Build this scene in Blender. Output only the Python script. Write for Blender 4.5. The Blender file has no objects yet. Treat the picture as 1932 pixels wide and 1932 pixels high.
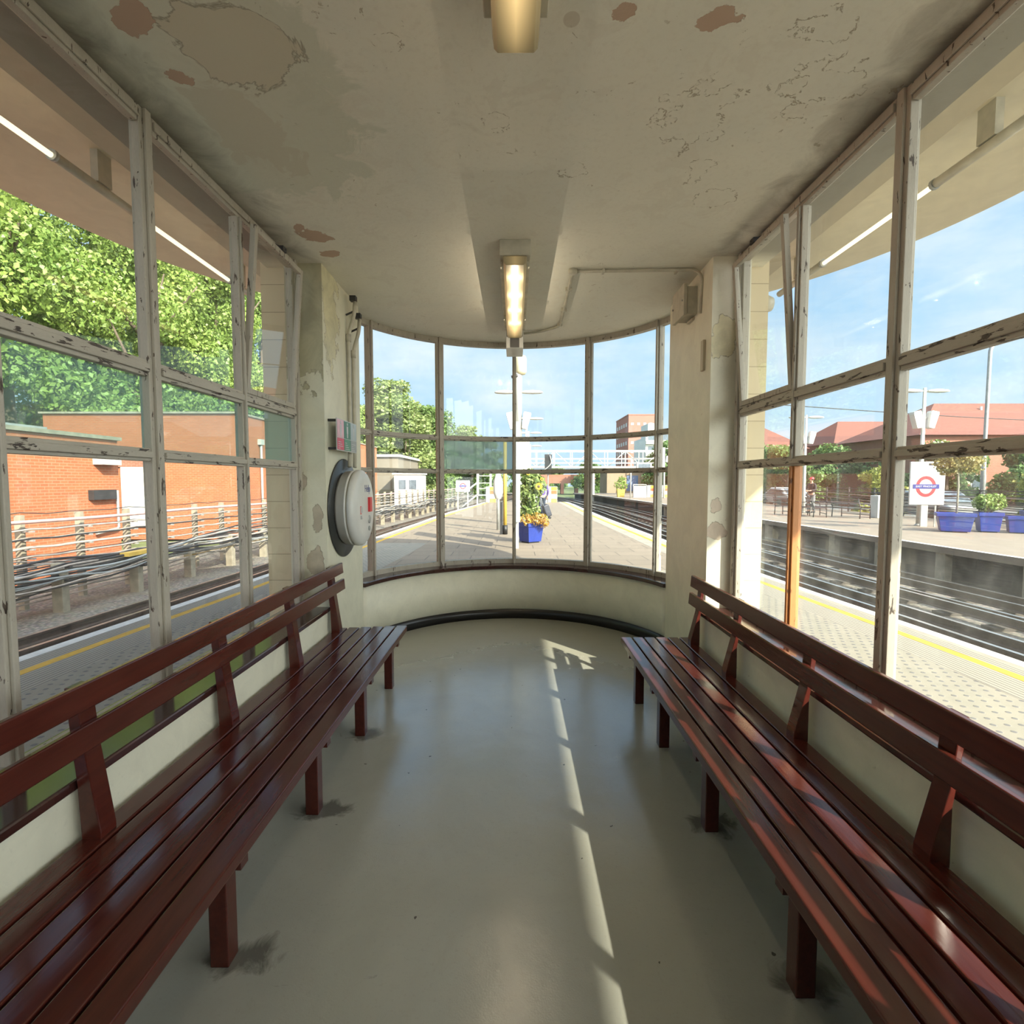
import bpy, bmesh, math, random
import numpy as np
from mathutils import Vector, Matrix, Euler

C = bpy.context.scene.collection
random.seed(7)
PI = math.pi

# ------------------------------------------------------------------ camera
EYE = 1.55
cam_d = bpy.data.cameras.new('camera')
cam_d.lens = 18.0
cam_d.sensor_width = 36.0
cam_d.clip_start = 0.05
cam_d.clip_end = 900
cam = bpy.data.objects.new('camera', cam_d)
C.objects.link(cam)
cam.location = (0, 0, EYE)
cam.rotation_euler = (math.radians(90 - 3.4), 0, math.radians(0.24))
bpy.context.scene.camera = cam

# ------------------------------------------------------------------ sky
SUN_DIR = Vector((-1.0, 1.17, -0.961)).normalized()      # direction the light travels
SUN_STRENGTH = 12.0
SKY_STRENGTH = 1.12
SUN_GLOW = 6.0
LAMP_STRENGTH = 1.5
LAMP_WATTS = 2.0
EXPOSURE = 0.08

world = bpy.data.worlds.new('sky')
bpy.context.scene.world = world
world.use_nodes = True
wn, wl = world.node_tree.nodes, world.node_tree.links
wn.clear()
w_out = wn.new('ShaderNodeOutputWorld')
w_bg = wn.new('ShaderNodeBackground')
w_bg.inputs['Strength'].default_value = SKY_STRENGTH
w_tc = wn.new('ShaderNodeTexCoord')
w_sep = wn.new('ShaderNodeSeparateXYZ')
wl.new(w_tc.outputs['Generated'], w_sep.inputs[0])
w_ramp = wn.new('ShaderNodeValToRGB')
w_ramp.color_ramp.elements[0].position = 0.0
w_ramp.color_ramp.elements[0].color = (0.58, 0.79, 1.0, 1)
w_ramp.color_ramp.elements[1].position = 0.9
w_ramp.color_ramp.elements[1].color = (0.12, 0.34, 0.86, 1)
e = w_ramp.color_ramp.elements.new(0.28)
e.color = (0.44, 0.70, 0.98, 1)
e = w_ramp.color_ramp.elements.new(0.45)
e.color = (0.20, 0.50, 0.95, 1)
wl.new(w_sep.outputs['Z'], w_ramp.inputs[0])
w_map = wn.new('ShaderNodeMapping')
w_map.inputs['Scale'].default_value = (1.0, 1.0, 2.6)
wl.new(w_tc.outputs['Generated'], w_map.inputs[0])
w_noise = wn.new('ShaderNodeTexNoise')
w_noise.inputs['Scale'].default_value = 3.4
w_noise.inputs['Detail'].default_value = 7
w_noise.inputs['Roughness'].default_value = 0.58
wl.new(w_map.outputs[0], w_noise.inputs['Vector'])
w_cr = wn.new('ShaderNodeValToRGB')
w_cr.color_ramp.elements[0].position = 0.40
w_cr.color_ramp.elements[0].color = (0, 0, 0, 1)
w_cr.color_ramp.elements[1].position = 0.68
w_cr.color_ramp.elements[1].color = (0.85, 0.85, 0.85, 1)
wl.new(w_noise.outputs['Fac'], w_cr.inputs[0])
w_mix = wn.new('ShaderNodeMix')
w_mix.data_type = 'RGBA'
wl.new(w_cr.outputs['Color'], w_mix.inputs[0])
wl.new(w_ramp.outputs['Color'], w_mix.inputs[6])
w_mix.inputs[7].default_value = (0.86, 0.93, 1.0, 1)
# the sky is much brighter round the sun, which stands behind the camera to the right
w_dot = wn.new('ShaderNodeVectorMath'); w_dot.operation = 'DOT_PRODUCT'
wl.new(w_tc.outputs['Generated'], w_dot.inputs[0])
w_dot.inputs[1].default_value = -SUN_DIR
w_mx = wn.new('ShaderNodeMath'); w_mx.operation = 'MAXIMUM'; w_mx.inputs[1].default_value = 0.0
wl.new(w_dot.outputs['Value'], w_mx.inputs[0])
w_pw = wn.new('ShaderNodeMath'); w_pw.operation = 'POWER'; w_pw.inputs[1].default_value = 2.6
wl.new(w_mx.outputs[0], w_pw.inputs[0])
w_sc = wn.new('ShaderNodeVectorMath'); w_sc.operation = 'SCALE'
w_sc.inputs[0].default_value = (SUN_GLOW, SUN_GLOW*0.96, SUN_GLOW*0.90)
wl.new(w_pw.outputs[0], w_sc.inputs['Scale'])
w_add = wn.new('ShaderNodeVectorMath'); w_add.operation = 'ADD'
wl.new(w_mix.outputs[2], w_add.inputs[0]); wl.new(w_sc.outputs[0], w_add.inputs[1])
wl.new(w_add.outputs[0], w_bg.inputs['Color'])
wl.new(w_bg.outputs[0], w_out.inputs['Surface'])

sun_d = bpy.data.lights.new('sun', 'SUN')
sun_d.energy = SUN_STRENGTH
sun_d.angle = math.radians(0.55)
sun_d.color = (1.0, 0.90, 0.74)
sun = bpy.data.objects.new('sun', sun_d)
C.objects.link(sun)
sun.rotation_euler = SUN_DIR.to_track_quat('-Z', 'Y').to_euler()

vs = bpy.context.scene.view_settings
vs.view_transform = 'Standard'
vs.look = 'None'
vs.gamma = 1
vs.use_curve_mapping = False
vs.exposure = EXPOSURE

# ------------------------------------------------------------------ helpers
ORG = {}


def tag(o, label=None, cat=None, group=None, kind=None):
    if label: o['label'] = label
    if cat: o['category'] = cat
    if group: o['group'] = group
    if kind: o['kind'] = kind
    return o


def thing(name, label, cat, loc=(0, 0, 0), rz=0, group=None, kind=None):
    o = bpy.data.objects.new(name, None)
    C.objects.link(o)
    o.empty_display_size = 0.1
    o.location = loc
    o.rotation_euler = (0, 0, rz)
    return tag(o, label, cat, group, kind)


def copy_tree(o, parent=None):
    c = o.copy()
    C.objects.link(c)
    if parent: c.parent = parent
    for ch in list(o.children):
        copy_tree(ch, c)
    return c


def place(o, loc, rz=0, sc=None, label=None, group=None):
    o.location = loc
    o.rotation_euler = (0, 0, rz)
    if sc: o.scale = sc if hasattr(sc, '__len__') else (sc, sc, sc)
    if label: o['label'] = label
    if group: o['group'] = group
    return o


class MB:
    """collects polygons, then links them as one mesh object"""
    def __init__(self):
        self.v, self.f, self.s, self.m = [], [], [], []

    def add(self, vs_, fs, smooth=False, mi=0):
        n = len(self.v)
        self.v += [tuple(p) for p in vs_]
        for f in fs:
            self.f.append([n + i for i in f]); self.s.append(smooth); self.m.append(mi)
        return self

    def box(self, a, b, M=None, mi=0):
        (x0, y0, z0), (x1, y1, z1) = a, b
        p = [Vector(q) for q in ((x0,y0,z0),(x1,y0,z0),(x1,y1,z0),(x0,y1,z0),(x0,y0,z1),(x1,y0,z1),(x1,y1,z1),(x0,y1,z1))]
        if M is not None: p = [M @ q for q in p]
        return self.add(p, [(0,3,2,1),(4,5,6,7),(0,1,5,4),(1,2,6,5),(2,3,7,6),(3,0,4,7)], mi=mi)

    def cbox(self, c, s, M=None, mi=0):
        return self.box([c[i]-s[i]/2 for i in range(3)], [c[i]+s[i]/2 for i in range(3)], M, mi)

    def prism(self, poly, z0, z1, M=None, mi=0, smooth_side=False):
        """poly: list of (x, y), counter-clockwise; caps as n-gons"""
        n = len(poly)
        p = [Vector((x, y, z0)) for x, y in poly] + [Vector((x, y, z1)) for x, y in poly]
        if M is not None: p = [M @ q for q in p]
        base = len(self.v)
        self.v += [tuple(q) for q in p]
        self.f.append([base + i for i in reversed(range(n))]); self.s.append(False); self.m.append(mi)
        self.f.append([base + n + i for i in range(n)]); self.s.append(False); self.m.append(mi)
        for i in range(n):
            j = (i + 1) % n
            self.f.append([base+i, base+j, base+n+j, base+n+i]); self.s.append(smooth_side); self.m.append(mi)
        return self

    def sweep(self, rings, closed_profile=True, caps=True, smooth=False, mi=0):
        """rings: list of equal-length point lists"""
        n = len(rings[0]); base = len(self.v)
        for r in rings: self.v += [tuple(p) for p in r]
        for k in range(len(rings)-1):
            for i in range(n if closed_profile else n-1):
                j = (i+1) % n
                self.f.append([base+k*n+i, base+k*n+j, base+(k+1)*n+j, base+(k+1)*n+i]); self.s.append(smooth); self.m.append(mi)
        if caps and closed_profile:
            self.f.append([base+i for i in reversed(range(n))]); self.s.append(False); self.m.append(mi)
            self.f.append([base+(len(rings)-1)*n+i for i in range(n)]); self.s.append(False); self.m.append(mi)
        return self

    def tube(self, path, r, n=8, mi=0, caps=True):
        P = [Vector(p) for p in path]
        R = r if hasattr(r, '__len__') else [r]*len(P)
        rings = []
        t0 = (P[1]-P[0]).normalized()
        u = t0.orthogonal().normalized()
        for i, p in enumerate(P):
            t = (P[min(i+1, len(P)-1)] - P[max(i-1, 0)]).normalized()
            u = (u - t*u.dot(t))
            u = u.normalized() if u.length > 1e-6 else t.orthogonal().normalized()
            w = t.cross(u)
            rings.append([p + (u*math.cos(2*PI*k/n) + w*math.sin(2*PI*k/n))*R[i] for k in range(n)])
        return self.sweep(rings, True, caps, True, mi)

    def lathe(self, prof, n=24, M=None, mi=0, smooth=True):
        """prof: (radius, z) list revolved around z"""
        rings = []
        for r, z in prof:
            ring = [Vector((max(r,1e-4)*math.cos(2*PI*k/n), max(r,1e-4)*math.sin(2*PI*k/n), z)) for k in range(n)]
            if M is not None: ring = [M @ q for q in ring]
            rings.append(ring)
        return self.sweep(rings, True, True, smooth, mi)

    def disc(self, c, r, n=16, axis='z', mi=0):
        pts = []
        for k in range(n):
            a, b = r*math.cos(2*PI*k/n), r*math.sin(2*PI*k/n)
            pts.append({'z': (c[0]+a, c[1]+b, c[2]), 'x': (c[0], c[1]+a, c[2]+b), 'y': (c[0]+a, c[1], c[2]+b)}[axis])
        return self.add(pts, [list(range(n))], mi=mi)

    def build(self, name, mat, parent=None, world=False, bevel=0, bevel_seg=2, recalc=True):
        me = bpy.data.meshes.new(name)
        me.from_pydata(self.v, [], self.f)
        mats = mat if isinstance(mat, (list, tuple)) else [mat]
        for m_ in mats: me.materials.append(m_)
        me.polygons.foreach_set('use_smooth', self.s)
        me.polygons.foreach_set('material_index', self.m)
        if recalc and len(self.f) < 60000:
            bm = bmesh.new(); bm.from_mesh(me)
            bmesh.ops.recalc_face_normals(bm, faces=bm.faces)
            bm.to_mesh(me); bm.free()
        me.update()
        o = bpy.data.objects.new(name, me)
        C.objects.link(o)
        if parent is not None:
            o.parent = parent
            if world:                                   # the points are in world coordinates
                a, off = parent, Vector((0, 0, 0))
                while a is not None:
                    off += a.location; a = a.parent
                me.transform(Matrix.Translation(-off))
        if bevel:
            b = o.modifiers.new('bevel', 'BEVEL')
            b.width = bevel; b.segments = bevel_seg; b.limit_method = 'ANGLE'; b.angle_limit = math.radians(40)
            b.harden_normals = False
        return o


def structure(mb, name, mat, **k):
    o = mb.build(name, mat, **k)
    o['kind'] = 'structure'
    return o


# ------------------------------------------------------------------ materials
def new_mat(name):
    m = bpy.data.materials.new(name)
    m.use_nodes = True
    nt = m.node_tree
    b = nt.nodes['Principled BSDF']
    return m, nt, b


def lk(nt, a, b): nt.links.new(a, b)


def coords(nt, scale=(1,1,1), kind='Object'):
    tc = nt.nodes.new('ShaderNodeTexCoord')
    mp = nt.nodes.new('ShaderNodeMapping')
    mp.inputs['Scale'].default_value = scale
    if kind == 'World':
        g = nt.nodes.new('ShaderNodeNewGeometry')
        lk(nt, g.outputs['Position'], mp.inputs[0])
    else:
        lk(nt, tc.outputs[kind], mp.inputs[0])
    return mp.outputs[0]


def noise(nt, vec, scale, detail=4, rough=0.55, dist=0):
    n = nt.nodes.new('ShaderNodeTexNoise')
    n.inputs['Scale'].default_value = scale
    n.inputs['Detail'].default_value = detail
    n.inputs['Roughness'].default_value = rough
    n.inputs['Distortion'].default_value = dist
    if vec is not None: lk(nt, vec, n.inputs['Vector'])
    return n.outputs['Fac']


def step(nt, val, a, b, lo=0.0, hi=1.0):
    n = nt.nodes.new('ShaderNodeMapRange')
    n.inputs['From Min'].default_value = a
    n.inputs['From Max'].default_value = b
    n.inputs['To Min'].default_value = lo
    n.inputs['To Max'].default_value = hi
    n.clamp = True
    lk(nt, val, n.inputs['Value'])
    return n.outputs[0]


def mathn(nt, op, a, b=None, c=None):
    n = nt.nodes.new('ShaderNodeMath'); n.operation = op
    for i, x in enumerate((a, b, c)):
        if x is None: continue
        if isinstance(x, (int, float)): n.inputs[i].default_value = x
        else: lk(nt, x, n.inputs[i])
    return n.outputs[0]


def mixc(nt, fac, a, b, mode='MIX'):
    n = nt.nodes.new('ShaderNodeMix'); n.data_type = 'RGBA'; n.blend_type = mode
    for i, x in ((0, fac), (6, a), (7, b)):
        if isinstance(x, (int, float)): n.inputs[i].default_value = x
        elif isinstance(x, (tuple, list)): n.inputs[i].default_value = (*x[:3], 1)
        else: lk(nt, x, n.inputs[i])
    return n.outputs[2]


def bump(nt, b, h, strength=0.3, dist=0.02, prev=None):
    n = nt.nodes.new('ShaderNodeBump')
    n.inputs['Strength'].default_value = strength
    n.inputs['Distance'].default_value = dist
    lk(nt, h, n.inputs['Height'])
    if prev is not None: lk(nt, prev, n.inputs['Normal'])
    lk(nt, n.outputs[0], b.inputs['Normal'])
    return n.outputs[0]


def plain(name, col, rough=0.6, metal=0.0, vary=0.12, scale=6.0, bmp=0.0, spec=0.5, emit=None, es=0):
    m, nt, b = new_mat(name)
    v = coords(nt)
    n = noise(nt, v, scale)
    f = step(nt, n, 0.3, 0.7)
    lo = [max(0, c*(1-vary)) for c in col]; hi = [min(1, c*(1+vary)) for c in col]
    lk(nt, mixc(nt, f, lo, hi), b.inputs['Base Color'])
    b.inputs['Roughness'].default_value = rough
    b.inputs['Metallic'].default_value = metal
    b.inputs['Specular IOR Level'].default_value = spec
    if bmp: bump(nt, b, n, bmp)
    if emit:
        b.inputs['Emission Color'].default_value = (*emit, 1)
        b.inputs['Emission Strength'].default_value = es
    return m


def peel_paint(name, base, under, dark, th=0.60, scale=9.0, stretch=(1,1,1), rough=0.5, line=True):
    """old gloss paint with chips down to brown wood or steel"""
    m, nt, b = new_mat(name)
    v = coords(nt, stretch)
    n1 = noise(nt, v, scale, 6, 0.62, 0.4)
    chip = step(nt, n1, th, th+0.012)
    n2 = noise(nt, v, scale*0.35, 3)
    n3 = noise(nt, v, scale*5, 4)
    c = mixc(nt, step(nt, n2, 0.35, 0.7), base, [x*0.86 for x in base])
    c = mixc(nt, step(nt, n3, 0.45, 0.75, 0, 0.35), c, [x*0.7 for x in base])
    rim = step(nt, n1, th-0.02, th)
    c = mixc(nt, mathn(nt, 'MULTIPLY', rim, 0.35), c, [min(1, x*1.2) for x in base])
    u = mixc(nt, step(nt, n3, 0.4, 0.6), under, dark)
    c = mixc(nt, chip, c, u)
    lk(nt, c, b.inputs['Base Color'])
    b.inputs['Roughness'].default_value = rough
    h = mathn(nt, 'SUBTRACT', mathn(nt, 'MULTIPLY', n3, 0.25), chip)
    bump(nt, b, h, 0.5, 0.004)
    return m


def gauss_patch(nt, pos, cx, cy, rx, ry, wob, amp=0.35, axes='XY', edge=0.05, rot=0):
    """soft-edged irregular patch round (cx, cy) on the plane of two world axes"""
    sp = nt.nodes.new('ShaderNodeSeparateXYZ'); lk(nt, pos, sp.inputs[0])
    a, c = axes
    dx = mathn(nt, 'SUBTRACT', sp.outputs[a], cx)
    dy = mathn(nt, 'SUBTRACT', sp.outputs[c], cy)
    if rot:
        cr, sr = math.cos(rot), math.sin(rot)
        dx, dy = (mathn(nt, 'ADD', mathn(nt, 'MULTIPLY', dx, cr), mathn(nt, 'MULTIPLY', dy, sr)),
                  mathn(nt, 'SUBTRACT', mathn(nt, 'MULTIPLY', dy, cr), mathn(nt, 'MULTIPLY', dx, sr)))
    dx = mathn(nt, 'DIVIDE', dx, rx); dy = mathn(nt, 'DIVIDE', dy, ry)
    r = mathn(nt, 'SQRT', mathn(nt, 'ADD', mathn(nt, 'MULTIPLY', dx, dx), mathn(nt, 'MULTIPLY', dy, dy)))
    r = mathn(nt, 'ADD', r, mathn(nt, 'MULTIPLY', mathn(nt, 'SUBTRACT', wob, 0.5), amp*4))
    return r, step(nt, r, 1.0+edge, 1.0-edge)


M = {}


def mat_ceiling():
    m, nt, b = new_mat('ceiling_paint')
    pos = coords(nt, (1,1,1), 'World')
    wob = noise(nt, pos, 9, 5, 0.6)
    fine = noise(nt, pos, 40, 5, 0.6)
    big = noise(nt, pos, 1.1, 4, 0.55, 0.6)
    mid = noise(nt, pos, 4.5, 6, 0.62, 0.8)
    c = mixc(nt, step(nt, big, 0.35, 0.66), (0.79, 0.76, 0.65), (0.72, 0.71, 0.62))
    c = mixc(nt, step(nt, mid, 0.56, 0.60, 0, 0.35), c, (0.68, 0.64, 0.54))
    c = mixc(nt, step(nt, fine, 0.5, 0.8, 0, 0.22), c, (0.52, 0.47, 0.36))
    sp = nt.nodes.new('ShaderNodeSeparateXYZ'); lk(nt, pos, sp.inputs[0])
    # scattered small flakes
    fl = noise(nt, pos, 16, 6, 0.66, 1.2)
    reg = noise(nt, pos, 1.7, 2)
    flm = mathn(nt, 'MULTIPLY', step(nt, fl, 0.655, 0.67), step(nt, reg, 0.50, 0.56))
    c = mixc(nt, mathn(nt, 'MULTIPLY', flm, 0.8), c, (0.42, 0.36, 0.26))
    h = mathn(nt, 'MULTIPLY', flm, -1.0)
    # grey green damp area over the left side
    r, damp = gauss_patch(nt, pos, -1.2, 2.2, 0.55, 0.75, mid, 0.4)
    c = mixc(nt, mathn(nt, 'MULTIPLY', damp, 0.55), c, (0.55, 0.57, 0.46))
    r, damp = gauss_patch(nt, pos, -1.02, 1.97, 0.19, 0.17, mid, 0.5)
    c = mixc(nt, mathn(nt, 'MULTIPLY', damp, 0.8), c, (0.60, 0.55, 0.43))
    rim = mathn(nt, 'MULTIPLY', step(nt, r, 0.95, 1.0), step(nt, r, 1.06, 1.0))
    c = mixc(nt, mathn(nt, 'MULTIPLY', rim, 0.7), c, (0.20, 0.17, 0.12))
    r, damp = gauss_patch(nt, pos, -1.20, 2.42, 0.16, 0.30, mid, 0.6)
    c = mixc(nt, mathn(nt, 'MULTIPLY', damp, 0.6), c, (0.58, 0.54, 0.43))
    # bare pinkish plaster patches
    for (x, y, rx, ry, rt) in ((-1.29, 1.83, 0.05, 0.10, 0.45), (0.375, 1.81, 0.05, 0.035, -0.6), (0.69, 1.84, 0.075, 0.045, -0.3),
                               (-1.27, 3.37, 0.085, 0.08, 0.3), (-1.34, 3.27, 0.03, 0.06, 0.5), (-1.28, 3.64, 0.06, 0.06, 0),
                               (-1.30, 2.09, 0.045, 0.035, 0)):
        r, p_ = gauss_patch(nt, pos, x, y, rx, ry, wob, 0.75, edge=0.03, rot=rt)
        c = mixc(nt, p_, c, (0.50, 0.36, 0.27))
        h = mathn(nt, 'SUBTRACT', h, p_)
    r, p_ = gauss_patch(nt, pos, 0.195, 1.84, 0.027, 0.03, wob, 0.1)
    c = mixc(nt, mathn(nt, 'MULTIPLY', p_, 0.7), c, (0.56, 0.50, 0.40))
    # blistered rings on the right side
    for (x, y, rx, ry) in ((0.78, 2.32, 0.13, 0.20), (1.07, 1.89, 0.09, 0.07), (1.22, 2.12, 0.15, 0.10), (1.10, 2.14, 0.05, 0.05), (0.32, 2.70, 0.07, 0.06),
                           (1.20, 2.28, 0.06, 0.05), (-0.45, 1.93, 0.05, 0.04), (-0.08, 2.34, 0.05, 0.05), (1.12, 2.95, 0.1, 0.1), (0.93, 2.7, 0.06, 0.08)):
        r, p_ = gauss_patch(nt, pos, x, y, rx, ry, wob, 0.9)
        ring = mathn(nt, 'MULTIPLY', step(nt, r, 0.93, 0.97), step(nt, r, 1.05, 1.0))
        ring = mathn(nt, 'MULTIPLY', ring, step(nt, fl, 0.46, 0.52))
        c = mixc(nt, mathn(nt, 'MULTIPLY', ring, 0.8), c, (0.34, 0.28, 0.19))
        h = mathn(nt, 'SUBTRACT', h, mathn(nt, 'MULTIPLY', ring, 0.8))
    # black mould creeping in from the window heads
    ax = mathn(nt, 'ABSOLUTE', sp.outputs['X'])
    ml = mathn(nt, 'ADD', ax, mathn(nt, 'MULTIPLY', mathn(nt, 'SUBTRACT', mid, 0.5), 0.35))
    mold = step(nt, ml, 1.36, 1.58, 0, 1.0)
    yfade = step(nt, sp.outputs['Y'], 3.8, 3.6)
    mold = mathn(nt, 'MULTIPLY', mold, yfade)
    c = mixc(nt, mathn(nt, 'MULTIPLY', mold, 0.72), c, (0.10, 0.085, 0.065))
    lk(nt, c, b.inputs['Base Color'])
    b.inputs['Roughness'].default_value = 0.62
    hh = mathn(nt, 'ADD', mathn(nt, 'MULTIPLY', h, 0.6), mathn(nt, 'ADD', mathn(nt, 'MULTIPLY', mid, 0.6), mathn(nt, 'MULTIPLY', fine, 0.12)))
    bump(nt, b, hh, 0.55, 0.012)
    return m


def mat_plaster(name, base, patches=(), stain=0.5):
    """cream wall paint; patches: (axes, a, b, ra, rb, colour)"""
    m, nt, b = new_mat(name)
    pos = coords(nt, (1,1,1), 'World')
    wob = noise(nt, pos, 8, 5, 0.6)
    mid = noise(nt, pos, 5, 6, 0.62, 0.7)
    fine = noise(nt, pos, 45, 4)
    c = mixc(nt, step(nt, mid, 0.35, 0.7), base, [x*0.88 for x in base])
    c = mixc(nt, step(nt, fine, 0.62, 0.8, 0, 0.3), c, [x*0.6 for x in base])
    spot = step(nt, noise(nt, pos, 11, 6, 0.7, 1.0), 0.685, 0.70)
    c = mixc(nt, mathn(nt, 'MULTIPLY', spot, stain), c, (0.30, 0.25, 0.17))
    h = mathn(nt, 'MULTIPLY', spot, -0.7)
    gn = nt.nodes.new('ShaderNodeNewGeometry'); nrm = nt.nodes.new('ShaderNodeSeparateXYZ'); lk(nt, gn.outputs['True Normal'], nrm.inputs[0])
    for (ax, a, bb, ra, rb, col) in patches:
        r, p_ = gauss_patch(nt, pos, a, bb, ra, rb, wob, 0.65, axes=ax, edge=0.03)
        face = step(nt, mathn(nt, 'ABSOLUTE', nrm.outputs['Y' if ax == 'XZ' else 'X']), 0.6, 0.7)
        p_ = mathn(nt, 'MULTIPLY', p_, face)
        c = mixc(nt, mathn(nt, 'MULTIPLY', p_, 0.9), c, mixc(nt, step(nt, mid, 0.4, 0.65), col, [x*0.72 for x in col]))
        rim = mathn(nt, 'MULTIPLY', face, mathn(nt, 'MULTIPLY', step(nt, r, 0.97, 1.0), step(nt, r, 1.09, 1.03)))
        c = mixc(nt, mathn(nt, 'MULTIPLY', rim, 0.6), c, (0.2, 0.16, 0.1))
        h = mathn(nt, 'SUBTRACT', h, p_)
    lk(nt, c, b.inputs['Base Color'])
    b.inputs['Roughness'].default_value = 0.5
    bump(nt, b, mathn(nt, 'ADD', h, mathn(nt, 'ADD', mathn(nt, 'MULTIPLY', mid, 0.6), mathn(nt, 'MULTIPLY', fine, 0.15))), 0.45, 0.01)
    return m


def mat_floor():
    m, nt, b = new_mat('floor_paint')
    pos = coords(nt, (1,1,1), 'World')
    big = noise(nt, pos, 1.3, 4, 0.6, 0.5)
    fine = noise(nt, pos, 60, 5, 0.7)
    mid = noise(nt, pos, 6, 6, 0.65, 1.0)
    c = mixc(nt, step(nt, big, 0.3, 0.7), (0.35, 0.35, 0.31), (0.41, 0.41, 0.36))
    c = mixc(nt, step(nt, mid, 0.58, 0.75, 0, 0.25), c, (0.32, 0.30, 0.24))
    c = mixc(nt, step(nt, fine, 0.55, 0.75, 0, 0.35), c, (0.29, 0.275, 0.225))
    # scuffs: thin stretched streaks
    sv = nt.nodes.new('ShaderNodeMapping')
    sv.inputs['Rotation'].default_value = (0, 0, 0.9)
    sv.inputs['Scale'].default_value = (3.0, 22.0, 1)
    lk(nt, pos, sv.inputs[0])
    sc = step(nt, noise(nt, sv.outputs[0], 1.0, 5, 0.7, 1.5), 0.69, 0.73)
    c = mixc(nt, mathn(nt, 'MULTIPLY', sc, 0.35), c, (0.15, 0.14, 0.11))
    spk = step(nt, noise(nt, pos, 24, 2, 0.4), 0.765, 0.775)
    c = mixc(nt, mathn(nt, 'MULTIPLY', spk, 0.8), c, (0.04, 0.035, 0.03))
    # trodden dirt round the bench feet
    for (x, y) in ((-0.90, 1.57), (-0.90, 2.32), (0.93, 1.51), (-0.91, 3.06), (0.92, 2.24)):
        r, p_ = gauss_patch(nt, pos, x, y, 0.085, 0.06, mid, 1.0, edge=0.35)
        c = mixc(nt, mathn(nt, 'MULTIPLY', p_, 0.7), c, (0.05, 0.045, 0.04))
    # darker unpolished rim near the curved wall
    sp = nt.nodes.new('ShaderNodeSeparateXYZ'); lk(nt, pos, sp.inputs[0])
    wr = mathn(nt, 'ADD', sp.outputs['Y'], mathn(nt, 'MULTIPLY', mathn(nt, 'SUBTRACT', mid, 0.5), 0.5))
    wr = mathn(nt, 'ADD', wr, mathn(nt, 'MULTIPLY', mathn(nt, 'ABSOLUTE', sp.outputs['X']), 0.75))
    edge = step(nt, wr, 4.75, 4.95)
    c = mixc(nt, mathn(nt, 'MULTIPLY', edge, 0.45), c, (0.35, 0.33, 0.24))
    lk(nt, c, b.inputs['Base Color'])
    ro = mathn(nt, 'ADD', step(nt, mid, 0.3, 0.8, 0.12, 0.22), mathn(nt, 'MULTIPLY', edge, 0.16))
    lk(nt, ro, b.inputs['Roughness'])
    b.inputs['Specular IOR Level'].default_value = 1.0
    grain = noise(nt, pos, 170, 3, 0.6)
    hh = mathn(nt, 'ADD', mathn(nt, 'MULTIPLY', noise(nt, pos, 7, 3, 0.5), 0.55), mathn(nt, 'ADD', mathn(nt, 'MULTIPLY', grain, 0.10), mathn(nt, 'MULTIPLY', sc, -0.2)))
    bump(nt, b, hh, 0.2, 0.02)
    return m


def mat_bench():
    m, nt, b = new_mat('maroon_gloss_paint')
    v = coords(nt, (14, 1.2, 14))
    g = noise(nt, v, 3.0, 6, 0.6, 0.3)
    v2 = coords(nt, (1,1,1), 'World')
    w = noise(nt, v2, 22, 6, 0.7, 0.8)
    c = mixc(nt, step(nt, g, 0.3, 0.7), (0.055, 0.0110, 0.0080), (0.085, 0.0170, 0.0115))
    chip = step(nt, w, 0.77, 0.78)
    c = mixc(nt, mathn(nt, 'MULTIPLY', chip, 0.6), c, (0.32, 0.17, 0.12))
    lk(nt, c, b.inputs['Base Color'])
    lk(nt, step(nt, noise(nt, v2, 7, 4), 0.3, 0.7, 0.13, 0.24), b.inputs['Roughness'])
    b.inputs['Specular IOR Level'].default_value = 0.5
    bump(nt, b, mathn(nt, 'ADD', g, mathn(nt, 'MULTIPLY', w, 0.3)), 0.10, 0.004)
    return m


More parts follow.
